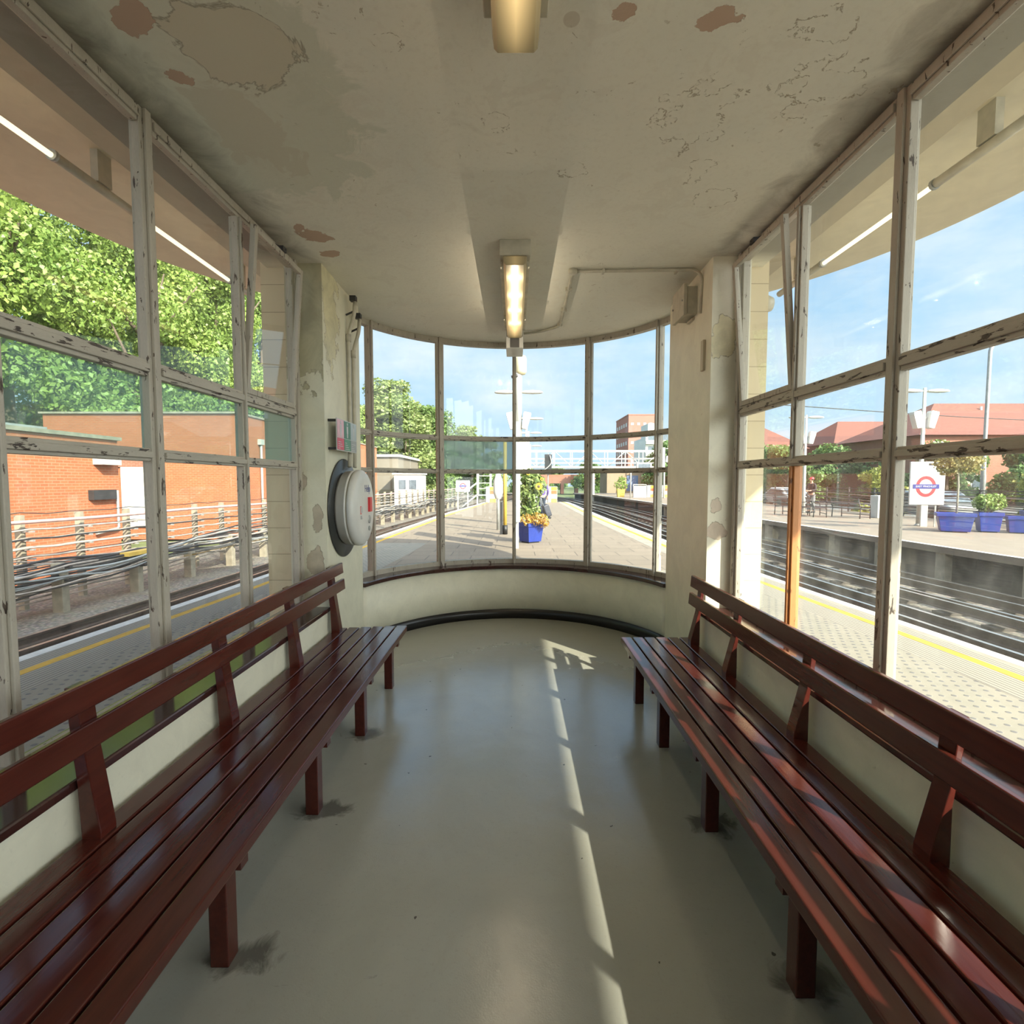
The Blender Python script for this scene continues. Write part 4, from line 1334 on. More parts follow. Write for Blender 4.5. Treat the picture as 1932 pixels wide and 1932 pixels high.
t = thing('brick_building', 'tall orange brick building farther along left track with white door', 'building', (-14.0, 30.0, GZ))
MB().prism([(-19.6, 21.4), (-11.5, 21.4), (-11.5, 43.0), (-13.2, 43.0), (-13.2, 23.4), (-19.6, 23.4)], GZ-0.02, 4.36).build('wall', M['brick'], t, world=True)
MB().prism([(-19.7, 21.3), (-11.44, 21.3), (-11.44, 43.06), (-13.3, 43.06), (-13.3, 23.5), (-19.7, 23.5)], 4.362, 4.44).build('coping', M['concrete'], t, world=True)
MB().box((-16.4, 21.32, -0.35), (-15.2, 21.40, 2.15)).build('door', M['white_paint'], t, world=True)
MB().box((-16.6, 21.33, 2.16), (-15.0, 21.40, 2.5)).build('lintel', M['brick_red'], t, world=True)
for (y, z0, z1) in ((23.2, -0.5, 3.2), (27.0, -0.5, 2.6)):
    MB().tube([(-11.42, y, z0), (-11.42, y, z1)], 0.05, 8).build('drain_pipe', M['white_metal'], t, world=True)
    MB().box((-11.5, y-0.16, z1), (-11.34, y+0.16, z1+0.25)).build('hopper_head', M['white_metal'], t, world=True)

t = thing('portable_cabin', 'grey brown flat cabin with white roof edge behind the cable racks', 'cabin', (-11.0, 52.0, GZ))
MB().box((-13.8, 46.0, GZ), (-10.4, 60.0, 3.75)).build('body', plain('cabin_brown', (0.19, 0.165, 0.13), 0.8), t, world=True)
MB().box((-14.0, 45.8, 3.75), (-10.2, 60.2, 3.98)).build('roof', M['white_metal'], t, world=True)
for y in (47.2, 50.2, 53.2):
    MB().box((-10.4, y, 1.0), (-10.36, y+1.3, 2.2)).build('window', M['window_dark'], t, world=True)

t = thing('white_cabin', 'small white cabin with dark windows beyond the cable racks', 'cabin', (-9.5, 48.0, GZ))
MB().box((-10.3, 44.0, GZ), (-7.9, 45.9, 2.15)).build('body', M['white_paint'], t, world=True)
MB().box((-10.45, 43.9, 2.15), (-7.8, 46.0, 2.3)).build('roof', M['white_metal'], t, world=True)
for x in (-9.9, -9.0):
    MB().box((x, 43.96, 0.9), (x+0.6, 44.0, 1.7)).build('window', M['window_dark'], t, world=True)

# white stairs and landing frame by the left track
t = thing('steel_stairs', 'white steel stairs with landing frame beside the left track', 'stairs', (-4.2, 44.0, GZ))
for x in (-3.1, -2.0):
    for y in (43.0, 44.4):
        MB().box((x-0.05, y-0.05, GZ), (x+0.05, y+0.05, 2.6)).build('post', M['white_metal'], t, world=True)
MB().box((-3.15, 42.95, 0.35), (-1.95, 44.45, 0.45)).build('landing', M['grey_metal'], t, world=True)
for z in (0.95, 1.4, 2.0, 2.55):
    MB().box((-3.1, 42.96, z), (-2.0, 43.0, z+0.06)).build('rail', M['white_metal'], t, world=True)
for y in (43.0, 44.4):
    MB().tube([(-3.1, y, 0.45), (-4.7, y, GZ)], 0.06, 6).build('stringer', M['white_metal'], t, world=True)
    MB().tube([(-3.1, y, 1.5), (-4.7, y, 0.25)], 0.035, 6).build('handrail', M['white_metal'], t, world=True)
for k in range(6):
    MB().cbox((-3.3-k*0.24, 43.7, 0.3-k*0.19), (0.24, 1.3, 0.03)).build('step', M['grey_metal'], t, world=True)


# ================================================================== THINGS ON THE PLATFORMS
def lamp_post(x, y, label, zl=4.72, arm=0.86, speakers=True, grp=None, base=0):
    t = thing('lamp_post', label, 'lamp post', (x, y, PZ), group=grp)
    MB().tube([(x, y, PZ), (x, y, 1.3), (x, y, zl+0.12)], [0.085, 0.075, 0.05], 12).build('pole', M['white_metal'], t, world=True)
    MB().lathe([(0.13, 0.0), (0.13, 0.03), (0.09, 0.05), (0.09, 0.06)], 12, Matrix.Translation((x, y, PZ))).build('base_plate', M['white_metal'], t, world=True)
    for s in (-1, 1):
        mb = MB()
        rings = []
        for u, w, h in ((0.10, 0.05, 0.05), (0.22, 0.10, 0.08), (0.5, 0.13, 0.10), (0.78, 0.11, 0.07), (arm, 0.04, 0.03)):
            cx = x + s*u
            rings.append([(cx, y+w*math.cos(2*PI*k/10), zl+h*max(-0.45, math.sin(2*PI*k/10))*0.9) for k in range(10)])
        mb.sweep(rings, smooth=True)
        mb.build('lamp_head', M['white_metal'], t, world=True)
        MB().tube([(x, y, zl+0.01), (x+s*0.14, y, zl+0.01)], 0.02, 6).build('arm', M['grey_metal'], t, world=True)
        if speakers:
            Mx = Matrix.Translation((x+s*0.26, y-0.02, 3.72)) @ Matrix.Rotation(s*0.20, 4, 'Y')
            sb = MB()
            rings = []
            for (h, w) in ((-0.30, 0.08), (-0.27, 0.10), (0.22, 0.14), (0.30, 0.12)):
                rings.append([Mx @ Vector((a*w, b*0.12, h)) for a, b in ((-1, -1), (1, -1), (1, 1), (-1, 1))])
            sb.sweep(rings)
            sb.build('loudspeaker', M['white_paint'], t, world=True, bevel=0.01)
            MB().tube([(x, y, 3.78), (x+s*0.22, y, 3.78)], 0.018, 6).build('speaker_arm', M['grey_metal'], t, world=True)
    return t


lp1 = lamp_post(0.16, 18.5, 'tall white mast with twin lamps and speakers behind the sunflower tub')
MB().tube([(0.16, 18.5, 3.1), (0.16, 18.5, 6.55)], 0.12, 12).build('mast', M['white_metal'], lp1, world=True)
MB().lathe([(0.0, 5.35), (0.15, 5.36), (0.20, 5.45), (0.20, 5.90), (0.16, 6.0), (0, 6.02)], 16, Matrix.Translation((0.24, 18.5, 0))).build('antenna_drum', plain('pale_yellow_box', (0.62, 0.55, 0.36), 0.4), lp1, world=True)
MB().box((0.0, 18.42, 1.2), (0.42, 18.60, 3.1)).build('cabinet', M['white_metal'], lp1, world=True, bevel=0.01)
MB().tube([(-0.10, 18.4, 5.25), (0.12, 18.4, 5.3)], 0.05, 8).build('camera', M['dark_metal'], lp1, world=True)
lamp_post(0.62, 26.2, 'second white twin-lamp post standing directly behind the tall mast', 4.72, speakers=False)
lamp_post(0.95, 33.8, 'third white twin-lamp post behind the tall mast', 4.72, speakers=False)
lamp_post(1.2, 38.6, 'fourth and farthest white twin-lamp post behind the tall mast', 4.2, speakers=False)
lamp_post(14.45, 18.3, 'white twin-lamp post with speakers behind the station name sign')
lamp_post(14.5, 25.7, 'white twin-lamp post on far platform beside the person in red cap')
lamp_post(14.6, 50.0, 'distant white twin-lamp post at far end of the far platform')

# slim edge-on board in front of the planter
t = thing('sign_board', 'narrow edge-on board on white post in front of the blue tub', 'sign', (0.08, 12.0, PZ))
MB().box((0.025, 11.96, -0.02), (0.105, 12.04, 0.62)).build('post', M['white_paint'], t, world=True)
MB().box((0.020, 11.6, 0.63), (0.110, 12.4, 2.9)).build('board', plain('edge_grey', (0.30, 0.34, 0.37), 0.5), t, world=True)
MB().box((0.111, 11.6, 0.63), (0.135, 12.4, 2.9)).build('face', M['sign_white'], t, world=True)

# yellow post
t = thing('yellow_post', 'yellow post with black foot standing left of the sunflower tub', 'post', (-0.27, 15.2, PZ))
MB().tube([(-0.27, 15.2, 0.26), (-0.27, 15.2, 2.75)], 0.055, 14).build('pole', M['yellow_pole'], t, world=True)
MB().tube([(-0.27, 15.2, PZ), (-0.27, 15.2, 0.255)], 0.075, 14).build('foot', M['black'], t, world=True)
MB().box((-0.42, 15.14, PZ), (-0.34, 15.26, 0.95)).build('back_panel', M['dark_metal'], t, world=True)
t = thing('ticket_reader', 'white rounded machine head behind the yellow post', 'machine', (-0.52, 16.6, PZ))
MB().tube([(-0.52, 16.6, PZ), (-0.52, 16.6, 1.9)], 0.05, 10).build('stand', M['grey_metal'], t, world=True)
MB().lathe([(0.0, 0.95), (0.10, 1.0), (0.16, 1.2), (0.15, 1.55), (0.09, 1.75), (0.04, 1.95), (0, 1.96)], 16, Matrix.Translation((-0.52, 16.6, 0))).build('head', M['white_paint'], t, world=True)


# ---- leaves
def leaf_cloud(name, blobs, n, size, mat, parent=None, seed=1, world=False, kind=None):
    """blobs: (cx, cy, cz, rx, ry, rz); n small two-triangle leaves on and in them"""
    g = np.random.default_rng(seed)
    B = np.array(blobs, float)
    w = (B[:, 3]*B[:, 4]+B[:, 4]*B[:, 5]+B[:, 3]*B[:, 5]); w /= w.sum()
    idx = g.choice(len(B), n, p=w)
    d = g.normal(size=(n, 3)); d /= np.linalg.norm(d, axis=1)[:, None]
    rr = g.uniform(0.55, 1.08, n)[:, None]
    c = B[idx, :3] + d*B[idx, 3:6]*rr
    nrm = d*0.7 + g.normal(size=(n, 3))*0.75 + np.array([0, 0, 0.35]); nrm /= np.linalg.norm(nrm, axis=1)[:, None]
    a = np.cross(nrm, g.normal(size=(n, 3))); a /= np.linalg.norm(a, axis=1)[:, None]
    b = np.cross(nrm, a)
    s = (size*g.uniform(0.6, 1.3, n))[:, None]
    v = np.stack([c - a*s*0.5, c + b*s*0.32 + nrm*s*0.05, c + a*s*0.5, c - b*s*0.32 + nrm*s*0.05], 1).reshape(-1, 3)
    me = bpy.data.meshes.new(name)
    me.vertices.add(n*4); me.vertices.foreach_set('co', v.astype(np.float32).ravel())
    me.loops.add(n*4); me.loops.foreach_set('vertex_index', np.arange(n*4, dtype=np.int32))
    me.polygons.add(n); me.polygons.foreach_set('loop_start', np.arange(0, n*4, 4, dtype=np.int32))
    me.materials.append(mat)
    me.update(calc_edges=True)
    me.validate()
    o = bpy.data.objects.new(name, me)
    C.objects.link(o)
    if parent is not None:
        o.parent = parent
        if world: me.transform(Matrix.Translation(-parent.location))
    if kind: o['kind'] = kind
    return o


def tree_proto(seed, H, R, mat, n, leaf, name='tree', trunk_h=0.35, clumps=34, low=False):
    g = random.Random(seed)
    t = thing(name, 'tree', 'tree', (0, 0, 0))
    blobs = []
    for k in range(clumps):
        a = g.uniform(0, 2*PI)
        h = g.uniform(0.05 if low else trunk_h, 1.0)
        prof = math.sin(PI*min(1, max(0.12, (h*0.86+0.12))))**0.6
        rr = R*prof*math.sqrt(g.uniform(0.1, 1.0))*0.85
        br = R*g.uniform(0.20, 0.36)
        blobs.append((rr*math.cos(a), rr*math.sin(a), H*h - br*0.5, br, br, br*g.uniform(0.6, 0.95)))
    leaf_cloud('crown', blobs, n, leaf, mat, t, seed, kind='stuff')
    mb = MB()
    mb.tube([(0, 0, 0), (0.02*R, 0.01*R, H*0.3), (-0.02*R, 0.03*R, H*0.62), (0, 0, H*0.85)], [R*0.075, R*0.06, R*0.035, R*0.012], 8)
    for k in range(7):
        a = g.uniform(0, 2*PI); h0 = g.uniform(0.3, 0.65)
        mb.tube([(0, 0, H*h0), (R*0.35*math.cos(a), R*0.35*math.sin(a), H*(h0+0.10)), (R*0.65*math.cos(a), R*0.65*math.sin(a), H*(h0+0.2))], [R*0.03, R*0.018, R*0.008], 6)
    mb.build('trunk', M['bark'], t)
    return t


pA = tree_proto(11, 1.0*15, 4.6, M['leaf_bright'], 48000, 0.23, low=True, clumps=60)
pB = tree_proto(12, 1.0*15, 4.6, M['leaf_bright'], 48000, 0.23, low=True, clumps=60)
spots = [(-24.5, 2.0, 17.0, 0), (-23.5, 8.0, 16.0, 1), (-25.0, 14.0, 17.5, 0), (-23.8, 19.0, 16.5, 1), (-19.5, 27.5, 15.6, 0), (-18.8, 33.0, 16.4, 1),
         (-18.6, 38.5, 17.2, 0), (-18.6, 44.5, 18.5, 1), (-24.5, 25.0, 18.5, 0), (-25.0, 32.0, 20.0, 1), (-25.5, 40.0, 21.5, 0), (-22.0, 50.0, 17.0, 1), (-29.0, 12.0, 19.0, 1)]
used = {0: False, 1: False}
words_ = ['first', 'second', 'third', 'fourth', 'fifth', 'sixth', 'seventh', 'eighth', 'ninth', 'tenth', 'eleventh']
for (x, y, h, k) in spots:
    p = (pA, pB)[k]
    tw = h/15
    o = p if not used[k] else copy_tree(p)
    used[k] = True
    place(o, (x, y, GZ-0.1), rnd.uniform(0, 6), (tw*0.9, tw*0.9, tw))
    o['label'] = 'bright green leafy tree massed behind the orange brick buildings'; o['group'] = 'bright green trees massed behind the brick buildings'

pC = tree_proto(21, 12, 4.0, M['leaf_mid'], 16000, 0.34, clumps=46, low=True)
pD = tree_proto(22, 12, 3.6, M['leaf_pale'], 15000, 0.32, clumps=42, low=True)
pE = tree_proto(23, 6, 3.2, M['leaf_mid'], 9000, 0.34, clumps=30, low=True)
protos = {'C': (pC, 12), 'D': (pD, 12), 'E': (pE, 6)}
usedp = set()
bgt = [
    ('D', -21.5, 62, 12.5, 'pale feathery tree nearest the left column, seen through the bay window'),
    ('D', -15.2, 62, 14.6, 'tallest pale feathery tree seen through the bay window'),
    ('C', -11.0, 66, 12.4, 'dense green tree right of the tallest feathery tree'),
    ('D', -8.0, 84, 11.6, 'hazy loose-crowned tree behind the frosted bay pane'),
    ('C', -11.5, 86, 10.6, 'rounded dark tree behind the white steel stairs'),
    ('C', -18.5, 68, 9.6, 'full green tree filling the space behind the grey cabin'),
    ('E', -6.0, 72, 6.2, 'low bushy tree above the white stairs'),
    ('D', -17.8, 57, 11.0, 'yellowish feathery tree filling the gap between the two tallest'),
    ('C', -13.5, 74, 12.2, 'green tree behind and between the tallest feathery tree and the dense one'),
    ('D', -12.6, 59, 11.8, 'pale tree just left of the thick left bay bar'),
    ('C', -17.0, 72, 13.4, 'dark green tree filling behind the tallest feathery tree'),
    ('D', -5.2, 90, 10.2, 'loosest hazy tree at the right end of the tree line in the bay'),
    ('E', 1.5, 120, 6.5, 'small round tree under the far footbridge near the mast'),
    ('E', 8.5, 112, 6.0, 'leafy tree under the middle of the far footbridge'),
    ('E', 14.5, 96, 6.2, 'leafy tree under the right end of the far footbridge'),
    ('C', 27.0, 92, 9.8, 'dark tree in front of the white flats'),
    ('E', 33.0, 88, 8.2, 'wide dark tree right of the white flats'),
]
for kx, x, y, h, lab in bgt:
    p, hh = protos[kx]
    o = p if kx not in usedp else copy_tree(p)
    usedp.add(kx)
    wd = 1.4 if kx == 'D' else 1.15
    place(o, (x, y, GZ-0.1), rnd.uniform(0, 6), (h/hh*wd, h/hh*wd, h/hh))
    o['label'] = lab
for i, (x, y, h) in enumerate([(31, 50, 6.0), (27.5, 54, 6.2), (34.5, 47, 6.2), (24, 62, 7.4), (29, 64, 7.4), (38.5, 38, 5.4), (45, 39, 5.6), (21.5, 70, 7.8), (33.5, 40, 5.6), (25.5, 48, 5.8)]):
    o = copy_tree(pE)
    place(o, (x, y, GZ-0.1), rnd.uniform(0, 6), h/6)
    o['label'] = 'rounded hedge-like tree in front of the red-roofed houses'; o['group'] = 'rounded trees in front of the red-roofed houses'
for i, (x, y, h, lab) in enumerate([(22.0, 31.0, 3.4, 'yellow-green round bush behind the far platform fence'), (29.5, 52, 5.2, 'yellowish bush near the distant lamp posts'), (21.2, 19.4, 3.8, 'yellow-green bush behind the station name sign')]):
    if i == 0:
        pY = tree_proto(31, 4, 2.0, M['leaf_yellow'], 5000, 0.2, name='bush', clumps=22, low=True)
        pY['category'] = 'bush'
        o = pY
    else:
        o = copy_tree(pY)
    place(o, (x, y, GZ-0.1), rnd.uniform(0, 6), h/4)
    o['label'] = lab
for x, y, h, lab in ((28.0, 26.0, 6.3, 'slim pale tree before the red tiled roofs, right of the sign'), (23.3, 21.5, 5.6, 'slim pale tree before the red tiled roofs, above the sign')):
    o = copy_tree(pD)
    place(o, (x, y, GZ-0.1), rnd.uniform(0, 6), (h/15, h/15, h/12)); o['label'] = lab


# ---- tubs and plants
def tub(x, y, w, d, h, label, rz=0.0, cat='planter'):
    t = thing('plant_tub', label, cat, (x, y, PZ), rz)
    mb = MB()
    rings = []
    for (k, z) in ((0.74, 0.03), (0.90, h*0.80), (1.0, h*0.82), (1.0, h), (0.93, h), (0.90, h*0.88)):
        rings.append([(w/2*k, d/2*k, z), (-w/2*k, d/2*k, z), (-w/2*k, -d/2*k, z), (w/2*k, -d/2*k, z)])
    mb.sweep(rings)
    mb.build('tub', M['blue_tub'], t, bevel=0.012)
    MB().box((-w*0.30, -d*0.30, 0.0), (w*0.30, d*0.30, 0.03)).build('foot', M['black'], t)
    MB().box((-w*0.44, -d*0.44, h*0.84), (w*0.44, d*0.44, h*0.87)).build('soil', M['bark'], t)
    return t


tub(0.42, 13.2, 0.54, 0.54, 0.52, 'bright blue plant tub holding sunflowers on the platform', 0.62)
t = thing('sunflower_plant', 'tall leafy sunflower plant growing in the blue tub', 'plant', (0.40, 13.2, 0.45))
leaf_cloud('foliage', [(0, 0, 0.35, 0.26, 0.24, 0.25), (-0.05, 0, 0.75, 0.30, 0.28, 0.3), (0.1, 0, 1.0, 0.32, 0.28, 0.28), (0.0, 0, 1.22, 0.26, 0.24, 0.2)], 1500, 0.12, M['leaf_planter'], t, 5, kind='stuff')
mb = MB()
for k in range(6):
    a = k*1.05
    mb.tube([(0.08*math.cos(a), 0.08*math.sin(a), 0.0), (0.12*math.cos(a), 0.12*math.sin(a), 0.6), (0.2*math.cos(a), 0.2*math.sin(a), 1.2)], 0.012, 6)
mb.build('stems', M['leaf_mid'], t)


def flower(name, c, r, par):
    mb = MB()
    for k in range(14):
        a = 2*PI*k/14; a2 = a+0.2; a3 = a-0.2
        mb.add([(c[0]+r*0.35*math.cos(a3), c[1]-0.01, c[2]+r*0.35*math.sin(a3)), (c[0]+r*0.75*math.cos(a3), c[1]-0.02, c[2]+r*0.75*math.sin(a3)), (c[0]+r*math.cos(a), c[1]-0.005, c[2]+r*math.sin(a)), (c[0]+r*0.75*math.cos(a2), c[1]-0.02, c[2]+r*0.75*math.sin(a2)), (c[0]+r*0.35*math.cos(a2), c[1]-0.01, c[2]+r*0.35*math.sin(a2))], [(0,1,2,3,4)])
    p = mb.build(name, M['petal'], par)
    MB().lathe([(0, 0), (r*0.4, 0.0), (r*0.36, 0.03), (0, 0.04)], 14, Matrix.Translation((c[0], c[1]+0.005, c[2])) @ Matrix.Rotation(PI/2, 4, 'X')).build('flower_centre', M['bark'], p)
    return p


flower('flower_head', (0.22, -0.32, 0.98), 0.10, t)
flower('flower_head', (0.30, -0.28, 1.16), 0.05, t)
flower('flower_head', (-0.05, -0.33, 1.30), 0.05, t)
t = thing('marigold_plant', 'low yellow and pink flowers spilling over the blue tub edge', 'plant', (0.42, 13.0, 0.50))
leaf_cloud('flowers', [(-0.12, -0.1, 0.10, 0.18, 0.16, 0.14), (0.15, -0.1, 0.10, 0.2, 0.16, 0.16), (0.32, -0.05, 0.05, 0.14, 0.12, 0.18)], 500, 0.07, mat_leaf('leaf_flower', (0.60, 0.45, 0.06), (0.55, 0.22, 0.12), (0.30, 0.33, 0.08), 9), t, 6, kind='stuff')

# tubs on the far platform
for (x, y, w, d, h, lab) in ((13.75, 16.0, 0.95, 0.7, 0.60, 'dark blue tub with a small standard tree on far platform'),
                             (14.75, 15.95, 0.60, 0.6, 0.62, 'blue tub with green shrub, between two wider blue tubs'),
                             (15.30, 15.6, 0.50, 0.5, 0.52, 'smallest blue tub standing in front of the others'),
                             (16.15, 15.9, 0.62, 0.6, 0.66, 'bright blue tub just left of the widest tub'),
                             (16.55, 15.2, 1.25, 0.9, 0.66, 'widest blue tub with yellowing shrub on far platform'),
                             (17.5, 15.9, 0.6, 0.6, 0.70, 'light blue tub cut off at the edge of the photograph')):
    tub(x, y, w, d, h, lab, rnd.uniform(-0.6, -0.45))
t = thing('potted_tree', 'thin-trunked standard tree growing from the dark blue tub', 'tree', (13.8, 16.0, 0.5))
MB().tube([(0, 0, 0), (0.02, 0, 0.9), (-0.02, 0, 1.5)], [0.03, 0.025, 0.02], 8).build('trunk', M['concrete'], t)
leaf_cloud('crown', [(0, 0, 1.65, 0.55, 0.5, 0.4), (-0.35, 0, 1.55, 0.35, 0.3, 0.3), (0.4, 0, 1.6, 0.35, 0.3, 0.3), (0.1, 0, 2.0, 0.4, 0.4, 0.25)], 1800, 0.10, mat_leaf('leaf_autumn', (0.30, 0.25, 0.08), (0.22, 0.22, 0.07), (0.40, 0.33, 0.14), 5), t, 8, kind='stuff')
for (x, y, r, lab, mt, sd) in ((14.75, 15.95, 0.42, 'green shrub in the blue tub between wider tubs', 'leaf_bright', 9), (16.55, 15.2, 0.72, 'yellowing multi-stemmed shrub in the widest blue tub', 'leaf_yellow', 10), (17.5, 15.9, 0.5, 'yellowing shrub in the cut-off light blue tub', 'leaf_pale', 13)):
    t = thing('potted_shrub', lab, 'shrub', (x, y, 0.52))
    hgt = 0.25 if r < 0.45 else 0.75
    leaf_cloud('foliage', [(0, 0, hgt+0.1, r, r*0.8, r*0.55), (r*0.4, 0, hgt+0.25, r*0.6, r*0.6, r*0.4), (-r*0.45, 0, hgt+0.2, r*0.55, r*0.5, r*0.4)], 1500, 0.10, M[mt], t, sd, kind='stuff')
    mb = MB()
    for k in range(5):
        a = k*1.3
        mb.tube([(0.05*math.cos(a), 0.05*math.sin(a), 0), (r*0.35*math.cos(a), r*0.35*math.sin(a), hgt)], 0.02, 6)
    mb.build('stems', M['concrete'], t)

# ---- station name sign
t = thing('station_sign', 'white station name sign with red ring and blue bar on far platform', 'sign', (14.35, 17.9, PZ), math.radians(-14))
MB().box((-0.52, -0.05, 0.76), (0.52, 0.03, 2.26)).build('board', M['sign_white'], t, bevel=0.01)
MB().box((-0.14, -0.03, 0.0), (0.06, 0.05, 0.758)).build('post', M['white_metal'], t)
MB().box((0.27, -0.02, 0.0), (0.31, 0.02, 0.758)).build('post', M['grey_metal'], t)
rg = MB()
rings = []
for k in range(49):
    a = 2*PI*k/48
    rings.append([(0.30*math.cos(a)-0.04, -0.0515, 1.40+0.36*math.sin(a)), (0.30*math.cos(a)-0.04, -0.056, 1.40+0.36*math.sin(a)), (0.205*math.cos(a)-0.04, -0.056, 1.40+0.255*math.sin(a)), (0.205*math.cos(a)-0.04, -0.0515, 1.40+0.255*math.sin(a))])
rg.sweep(rings, caps=False)
rg.build('ring', M['red'], t)
MB().box((-0.43, -0.060, 1.325), (0.35, -0.0565, 1.475)).build('bar', M['sign_blue'], t)
cu_m = Matrix.Rotation(PI/2, 4, 'X')
o = text_mesh('EAST FINCHLEY', 0.088, M['sign_white'], 'lettering', None, Matrix.Translation((-0.04, -0.062, 1.40)) @ cu_m, 0.0008, bold=0.0015)
o.parent = t
MB().box((0.02, -0.054, 2.13), (0.36, -0.051, 2.20)).build('exit_strip', M['black'], t)
o = text_mesh('Way out', 0.055, M['yellow_pole'], 'lettering', None, Matrix.Translation((0.19, -0.056, 2.165)) @ cu_m, 0.0008); o.parent = t

t = thing('small_station_sign', 'small distant white sign with red ring beside the cable racks', 'sign', (-3.7, 37.0, PZ))
MB().box((-0.50, -0.03, 0.85), (0.5, 0.03, 1.65)).build('board', M['sign_white'], t)
MB().box((-0.4, -0.03, GZ-PZ), (-0.32, 0.03, 0.85)).build('post', M['white_metal'], t)
MB().box((0.32, -0.03, GZ-PZ), (0.40, 0.03, 0.85)).build('post', M['white_metal'], t)
rg = MB(); rings = []
for k in range(25):
    a = 2*PI*k/24
    rings.append([(0.22*math.cos(a), -0.031, 1.25+0.22*math.sin(a)), (0.22*math.cos(a), -0.036, 1.25+0.22*math.sin(a)), (0.15*math.cos(a), -0.036, 1.25+0.15*math.sin(a)), (0.15*math.cos(a), -0.031, 1.25+0.15*math.sin(a))])
rg.sweep(rings, caps=False); rg.build('ring', M['red'], t)
MB().box((-0.28, -0.041, 1.21), (0.28, -0.0365, 1.29)).build('bar', M['sign_blue'], t)


# ---- metal benches on the far platform
def metal_bench(x, y, rz, label):
    t = thing('metal_bench', label, 'bench', (x, y, PZ), rz)
    for sx in (-0.75, 0.75):
        mb = MB()
        mb.tube(fillet([(sx, -0.25, 0), (sx, -0.25, 0.42), (sx, 0.22, 0.40), (sx, 0.36, 0.85)], 0.05), 0.022, 6)
        mb.tube([(sx, 0.22, 0.40), (sx, 0.25, 0.0)], 0.022, 6)
        mb.tube(fillet([(sx, -0.25, 0.42), (sx, -0.22, 0.64), (sx, 0.27, 0.64)], 0.06), 0.018, 6)
        mb.build('end_frame', M['dark_metal'], t)
    MB().tube([(-0.75, -0.24, 0.15), (0.75, -0.24, 0.15)], 0.015, 6).build('stretcher', M['dark_metal'], t)
    mb = MB()
    for k in range(7):
        mb.cbox((0, -0.22+k*0.068, 0.425), (1.5, 0.045, 0.012))
    mb.build('seat', M['dark_metal'], t)
    mb = MB()
    for k in range(5):
        z = 0.50+k*0.075
        mb.cbox((0, 0.262+(z-0.42)*0.25, z), (1.5, 0.012, 0.045))
    mb.build('backrest', M['dark_metal'], t)
    return t


metal_bench(13.0, 24.0, 1.9, 'black metal bench on far platform nearest the lamp post')
metal_bench(13.7, 23.2, 1.2, 'black metal bench on far platform, middle of the three')
metal_bench(14.7, 22.4, 1.75, 'black metal bench on far platform beside the white bin')
tag(MB().box((15.6, 22.0, PZ), (16.1, 22.5, 0.95)).build('litter_box', M['white_paint'], bevel=0.02), 'white upright box behind the black metal benches', 'box')

# ---- fence along the back of the far platform
t = thing('platform_fence', 'dark metal fence along the back of the far platform', 'fence', (17.6, 30.0, PZ))
for k in range(33):
    y = 8 + k*1.9
    MB().box((17.57, y-0.03, PZ), (17.63, y+0.03, 1.25)).build('post', M['dark_metal'], t, world=True)
for z in (0.12, 0.42, 0.72, 0.98, 1.20):
    MB().box((17.585, 8, z-0.02), (17.615, 69, z+0.02)).build('rail', M['dark_metal'], t, world=True)
for k in range(12):
    z0 = 0.15+k*0.085; ph = rnd.uniform(0, 6)
    cable(lambda y: 17.75+0.04*math.sin(y*0.7+ph), lambda y, z0=z0, ph=ph: z0+0.05*math.sin(y*0.5+ph)-0.03*abs(math.sin(PI*y/1.9)), 0.018, M['cable_dark'] if k % 3 else M['cable_pale'],
          'long cable slung along the fence behind the far platform', 'cables slung along the fence behind the far platform', 8, 69, 0.6)


# ---- cars
def car(x, y, rz, mat, label):
    t = thing('car', label, 'car', (x, y, -0.35), rz)
    prof = [(-2.1, 0.35), (-2.15, 0.75), (-1.5, 0.95), (-0.75, 1.42), (0.75, 1.46), (1.6, 1.05), (2.05, 0.95), (2.12, 0.4)]
    rings = []
    for sx, k in ((-0.85, 0.92), (-0.78, 1.0), (0.78, 1.0), (0.85, 0.92)):
        rings.append([(px*(1 if abs(sx) < 0.8 else 0.985), sx, 0.35+(pz-0.35)*k) for px, pz in prof])
    MB().sweep(rings).build('body', mat, t, bevel=0.05)
    for sy in (-0.87, 0.862):
        MB().add([(-1.25, sy, 0.95), (-0.7, sy, 1.30), (0.7, sy, 1.33), (1.35, sy, 0.98)], [(0,1,2,3)]).build('side_window', M['window_dark'], t)
        for wx in (-1.35, 1.35):
            MB().lathe([(0, -0.1), (0.32, -0.1), (0.32, 0.1), (0, 0.1)], 18, Matrix.Translation((wx, sy*0.93, 0.32)) @ Matrix.Rotation(PI/2, 4, 'X')).build('wheel', M['black'], t)
    MB().add([(-1.52, -0.7, 0.97), (-1.52, 0.7, 0.97), (-0.80, 0.62, 1.425), (-0.80, -0.62, 1.425)], [(0,1,2,3)]).build('windscreen', M['window_dark'], t)
    return t


car(19.9, 37.5, PI/2, M['white_paint'], 'white car parked behind the fence, beside the tiled pier')
car(22.0, 41.0, PI/2, M['grey_metal'], 'grey car parked behind the white car')
car(20.3, 25.0, PI/2, M['grey_metal'], 'grey car parked behind the benches and white box')
structure(MB().box((18.2, -6, -0.9), (60, 80, -0.36)), 'ground_car_park', M['asphalt'])


